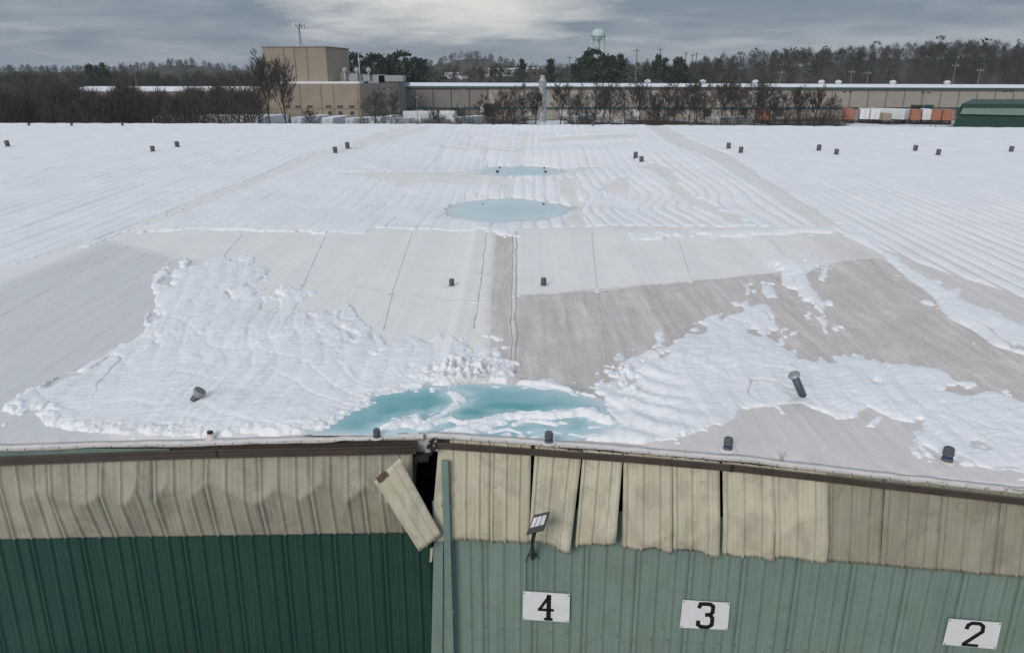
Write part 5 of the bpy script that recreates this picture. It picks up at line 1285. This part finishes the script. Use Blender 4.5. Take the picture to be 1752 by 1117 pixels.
# metal silo
sl_ = thing('silo', 'ribbed grey metal silo in front of the long warehouse', 'silo', (xpx(928, 180, 236), 236, 0)); zs = zpx(139, 236)
MB().lathe([(1.15, 0), (1.15, zs * .6), (1.22, zs * .62), (1.15, zs * .64), (1.15, zs), (.75, zs + 1.0), (.7, zs + 1.6), (.4, zs + 1.7)], 18).build('barrel', M['silver'], sl_, False)
for k in range(6): MB().lathe([(1.16, 1 + k * zs / 6.5), (1.24, 1.1 + k * zs / 6.5), (1.16, 1.25 + k * zs / 6.5)], 18).build('hoop', M['steel'], sl_)
for a in (-.15, .15): MB().tube((a, -1.2, .2), (a, -1.2, zs), .03, .03, 5, False).build('ladder_rail', M['steel'], sl_)

# green shed on the right, low snow-roofed building on the left, distant blocks
Yg = 128; gs = thing('green_shed', 'dark green metal shed with pale upper band at the right edge', 'building', (xpx(1628, 218, Yg), Yg, 0))
zg = zpx(180.5, Yg); W_ = 60
MB().add([(-.8, 0, 0), (W_, -9, 0), (W_, -9, zg), (.9, 0, zg), (19, 28, 0), (19, 28, zg), (W_, 28, 0), (W_, 28, zg)], [(0,1,2,3),(0,3,5,4),(4,5,7,6),(1,6,7,2),(3,2,7,5)]).build('wall', M['dgreen'], gs)
MB().add([(.75, -.5, zg - 1.35), (W_, -9.6, zg - 2.3), (W_, -9.6, zg - .42), (1.0, -.5, zg - .36)], [(0,1,2,3)]).build('pale_band', M['lgreen'], gs)
MB().add([(.6, -.6, zg - .3), (W_, -9.7, zg - .3), (W_, -9.7, zg + .25), (.6, -.6, zg + .25), (19, 28, zg + .25), (W_, 28, zg + .25)], [(0,1,2,3),(3,2,5,4)]).build('fascia', M['dgreen'], gs)
def low_building(name, label, px0, px1, py_top, py_eave, Y, wall, depth=30):
    xa, xb = xpx(px0, py_eave, Y), xpx(px1, py_eave, Y); o = thing(name, label, 'building', (xa, Y, 0)); ze_ = zpx(py_eave, Y); zt_ = zpx(py_top, Y + depth / 2)
    part_box('wall', wall, o, 0, xb - xa, 0, depth, 0, ze_)
    MB().add([(-.3, -.4, ze_ + .02), (xb - xa + .3, -.4, ze_ + .02), (xb - xa + .3, depth / 2, zt_), (-.3, depth / 2, zt_), (-.3, depth, ze_ + .02), (xb - xa + .3, depth, ze_ + .02)], [(0,1,2,3),(3,2,5,4)]).build('snow_roof', M['roofsnow'], o)
    return o, xb - xa, ze_
o, w_, z_ = low_building('low_shed', 'long low building with snow roof among the left woods', 105, 432, 148, 157, 285, M['greywall'], 36)
for x in np.arange(4, w_ - 2, 7): part_box('pilaster', M['tanseam'], o, x, x + .25, -.08, .05, 0, z_ - .1)
o, w_, z_ = low_building('office_block', 'pale office block with dark windows beyond the warehouse roof', 835, 880, 117.2, 118.5, 520, M['tanwall'], 20)
for k in range(6):
    wn_ = part_box('window', M['glassdark'], o, 2 + k * w_ / 6.2, 2 + k * w_ / 6.2 + 1.2, -.1, .1, z_ - 4.2, z_ - 2.4); part_box('sill', M['greywall'], wn_, 1.9 + k * w_ / 6.2, 2.1 + k * w_ / 6.2 + 1.2, -.2, -.1, z_ - 4.5, z_ - 4.2)
o, w_, z_ = low_building('office_wing', 'darker wing of the distant office behind bare trees', 880, 930, 116.5, 118, 545, M['greywall'], 20)
for k in range(5): part_box('window', M['glassdark'], o, 2 + k * w_ / 5.2, 3.4 + k * w_ / 5.2, -.1, .1, z_ - 4.2, z_ - 2.4)
o, w_, z_ = low_building('tan_annexe', 'low tan annexe with snow roof below the distant office', 828, 895, 128.3, 130, 460, M['tan'], 16)
part_box('door', M['glassdark'], o, 6, 8, -.1, .1, z_ - 5, z_ - 2)
for px0, px1, py, Y, lb_ in ((760, 784, 124, 470, 'small pale house left of the tan annexe'), (775, 800, 130, 440, 'small snowy shed just left of the tan annexe'), (222, 262, 132, 430, 'distant pale house among the left woods')):
    o, w_, z_ = low_building('distant_house', lb_, px0, px1, py, py + 2, Y, M['trailwhite'], 10); part_box('window', M['glassdark'], o, w_ * .3, w_ * .3 + 1.2, -.1, .1, z_ - 2, z_ - .8); part_box('window', M['glassdark'], o, w_ * .65, w_ * .65 + 1.2, -.1, .1, z_ - 2, z_ - .8)

# ------------------------------------------------------------------ trailers
def trailer(px, Y, rz, mat, label, group, L=13.0, snowtop=True):
    o = thing('semi_trailer', label, 'trailer', (xpx(px, 200, Y), Y, 0), rz - (math.atan2(xpx(px, 200, Y), Y) * .85 if Y > 218 else 0), group)
    MB().box(-1.28, 1.28, 0, L, 1.15, 3.95).build('box_body', mat, o, bevel=.04)
    d = MB().box(-1.2, -.02, -.05, .0, 1.2, 3.85).build('rear_door', mat, o); MB().box(-.2, -.16, -.09, -.05, 1.3, 3.7).build('lock_bar', M['steel'], d)
    d = MB().box(.02, 1.2, -.05, .0, 1.2, 3.85).build('rear_door', mat, o); MB().box(.16, .2, -.09, -.05, 1.3, 3.7).build('lock_bar', M['steel'], d)
    MB().box(-1.2, 1.2, .2, L - .3, .95, 1.14).build('chassis', M['traildark'], o)
    MB().box(-1.2, 1.2, -.05, .05, .5, .62).build('underride_bar', M['traildark'], o)
    for yy in (1.2, 2.5):
        for sx_ in (-1, 1): MB().tube((sx_ * 1.22, yy, .5), (sx_ * .75, yy, .5), .5, .5, 12).build('wheel', M['traildark'], o)
    for sx_ in (-1, 1): MB().box(sx_ * .9 - .08, sx_ * .9 + .08, L - 3, L - 2.8, 0, 1.0).build('landing_leg', M['traildark'], o)
    if snowtop: MB().box(-1.24, 1.24, .05, L - .05, 3.95, 4.07).build('snow_cap', M['roofsnow'], o, bevel=.05)
    return o
g6 = 'trailers backed up along the right of the long warehouse'
for px, Y, rz, m, lb_, st in ((1455, 226, .05, 'trailorange', 'orange trailer at the left end of the right hand row', False), (1479, 228, .0, 'trailwhite', 'white trailer next to the leftmost orange one', False), (1497, 227, 0, 'trailwhite', 'white trailer third in the right hand row', False),
                              (1551, 226, .95, 'trailwhite', 'long white trailer standing at an angle among orange ones', True), (1567, 222, 0, 'trailorange', 'orange trailer right after the angled white one', False), (1586, 224, 0, 'trailwhite', 'white trailer between two orange ones', False), (1602, 222, 0, 'trailorange', 'second orange trailer from the green shed', False), (1621, 221, 0, 'trailorange', 'orange trailer closest to the green shed', False), (1310, 224, .1, 'trailorange', 'orange trailer half hidden behind bare trees', False)):
    trailer(px, Y, rz, M[m], lb_, g6, 12, st)
bt = thing('tank_truck', 'beige box truck between the white trailers', 'truck', (xpx(1519, 200, 224), 224, 0)); MB().box(-1.2, 1.2, 0, 5.5, .9, 3.0).build('box_body', M['tan'], bt, bevel=.25); MB().box(-1.1, 1.1, 5.55, 7.3, .6, 2.5).build('cab', M['tan'], bt, bevel=.15)
for yy in (1, 6): 
    for sx_ in (-1, 1): MB().tube((sx_ * 1.2, yy, .45), (sx_ * .8, yy, .45), .45, .45, 12).build('wheel', M['traildark'], bt)
g7 = 'snow topped trailers parked beyond the roof ridge'
pk = [(110, 196, .9), (140, 196, .9), (190, 205, .95), (262, 186, .9), (288, 186, .9), (340, 186, .9), (368, 186, .9), (408, 180, .3), (442, 182, .2), (506, 178, .25), (560, 176, .1), (597, 174, .55), (642, 176, .2), (668, 174, .75), (714, 176, .8), (770, 176, .5), (1225, 178, .9), (980, 182, .4)]
for i, (px, Y, rz) in enumerate(pk): trailer(px, Y, -rz, M['trailwhite'], f'{ORD[i] if px < 900 else ("last" if px > 1100 else "next to last")} snow topped white trailer from the left beyond the ridge', g7, 12 if i % 3 else 14)
trailer(690, 212, -1.45, M['trailwhite'], 'long white trailer parked side-on before the grey end of the long warehouse', g7, 14.5)

# ------------------------------------------------------------------ poles and lamps
def pole(px, ptop, Y, label, kind, lean=0.0):
    z = zpx(ptop, Y); o = thing('utility_pole' if kind == 'u' else 'yard_lamp', label, 'utility pole' if kind == 'u' else 'lamp post', (xpx(px, ptop, Y), Y, 0)); r_ = .17 if kind == 'u' else .09
    r_ *= Y / 260
    MB().tube((0, 0, 0), (lean, 0, z), r_ * 1.2, r_ * .8, 7).build('shaft', M['polewood'] if kind == 'u' else M['steel'], o)
    if kind == 'u':
        MB().box(lean - 1.3, lean + 1.3, -.1, .1, z - 1.2, z - .95).build('crossarm', M['polewood'], o)
        for k in (-1.1, 0.4, 1.1): MB().lathe([(.06, z - .95), (.09, z - .8), (.04, z - .6)], 6, (lean + k, 0, 0)).build('insulator', M['lens'], o)
    else:
        MB().box(-.9, .9, -.06, .06, z - .1, z).build('arm', M['steel'], o)
        for k in (-1, 1): MB().box(k * .9 - .35, k * .9 + .35, -.3, .3, z - .15, z + .2).build('lamp_head', M['lampmetal'], o)
    return o
for px, py, Y, lb_ in ((1090, 82, 300, 'tallest bare utility pole right of the water tower'), (1130, 82, 420, 'utility pole with crossarm above the lone pine'), (1174, 89, 420, 'utility pole right of the lone pine, left of a group of three'), (1185, 92, 440, 'middle pole of a group of three right of the lone pine'),
                       (1192, 90, 430, 'right pole of a group of three right of the lone pine'), (1108, 100, 460, 'short far pole between the tallest pole and the lone pine'), (975, 95, 380, 'utility pole left of the water tower trees'), (1337, 120, 300, 'pole against the middle of the right hill wood'), (1458, 119, 300, 'pole against the right hill wood above the left trailers'),
                       (1486, 121, 300, 'second pole against the right hill wood above the trailers'), (1636, 108, 285, 'tall pole against the right hill wood above the green shed'), (1678, 116, 290, 'rightmost pole against the hill wood'), (229, 113, 330, 'pole on the left skyline beside the hill'), (114, 152, 180, 'leaning pole in the left wood')):
    pole(px, py, Y, lb_, 'u', -1.0 if px == 114 else 0)
for px, py, Y, lb_ in ((1450, 158, 236, 'twin-headed yard lamp above the leftmost orange trailer'), (1584, 159, 234, 'twin-headed yard lamp above the middle trailers'), (1725, 157, 236, 'twin-headed yard lamp behind the green shed'), (792, 153, 236, 'twin-headed yard lamp before the grey end wall'), (664, 152, 205, 'twin-headed lamp at the right end of the tan plant'), (713, 166, 170, 'short lamp post before the white side-on trailer')):
    pole(px, py, Y, lb_, 'l')

# ------------------------------------------------------------------ thin winter haze over the whole place
hz = MB().box(-5200, 5200, -400, 7200, -1.5, 95).build('haze', None); tag(hz, 'thin pale winter haze hanging over the whole scene', 'haze', kind='stuff')
hm = bpy.data.materials.new('haze'); hm.use_nodes = True; ht = hm.node_tree; ht.nodes.clear()
ho = ht.nodes.new('ShaderNodeOutputMaterial'); hv = ht.nodes.new('ShaderNodeVolumePrincipled')
hv.inputs['Color'].default_value = (0.86, 0.91, 0.97, 1); hv.inputs['Density'].default_value = 0.00012; hv.inputs['Anisotropy'].default_value = 0.2
ht.links.new(hv.outputs[0], ho.inputs['Volume']); hz.data.materials.append(hm)
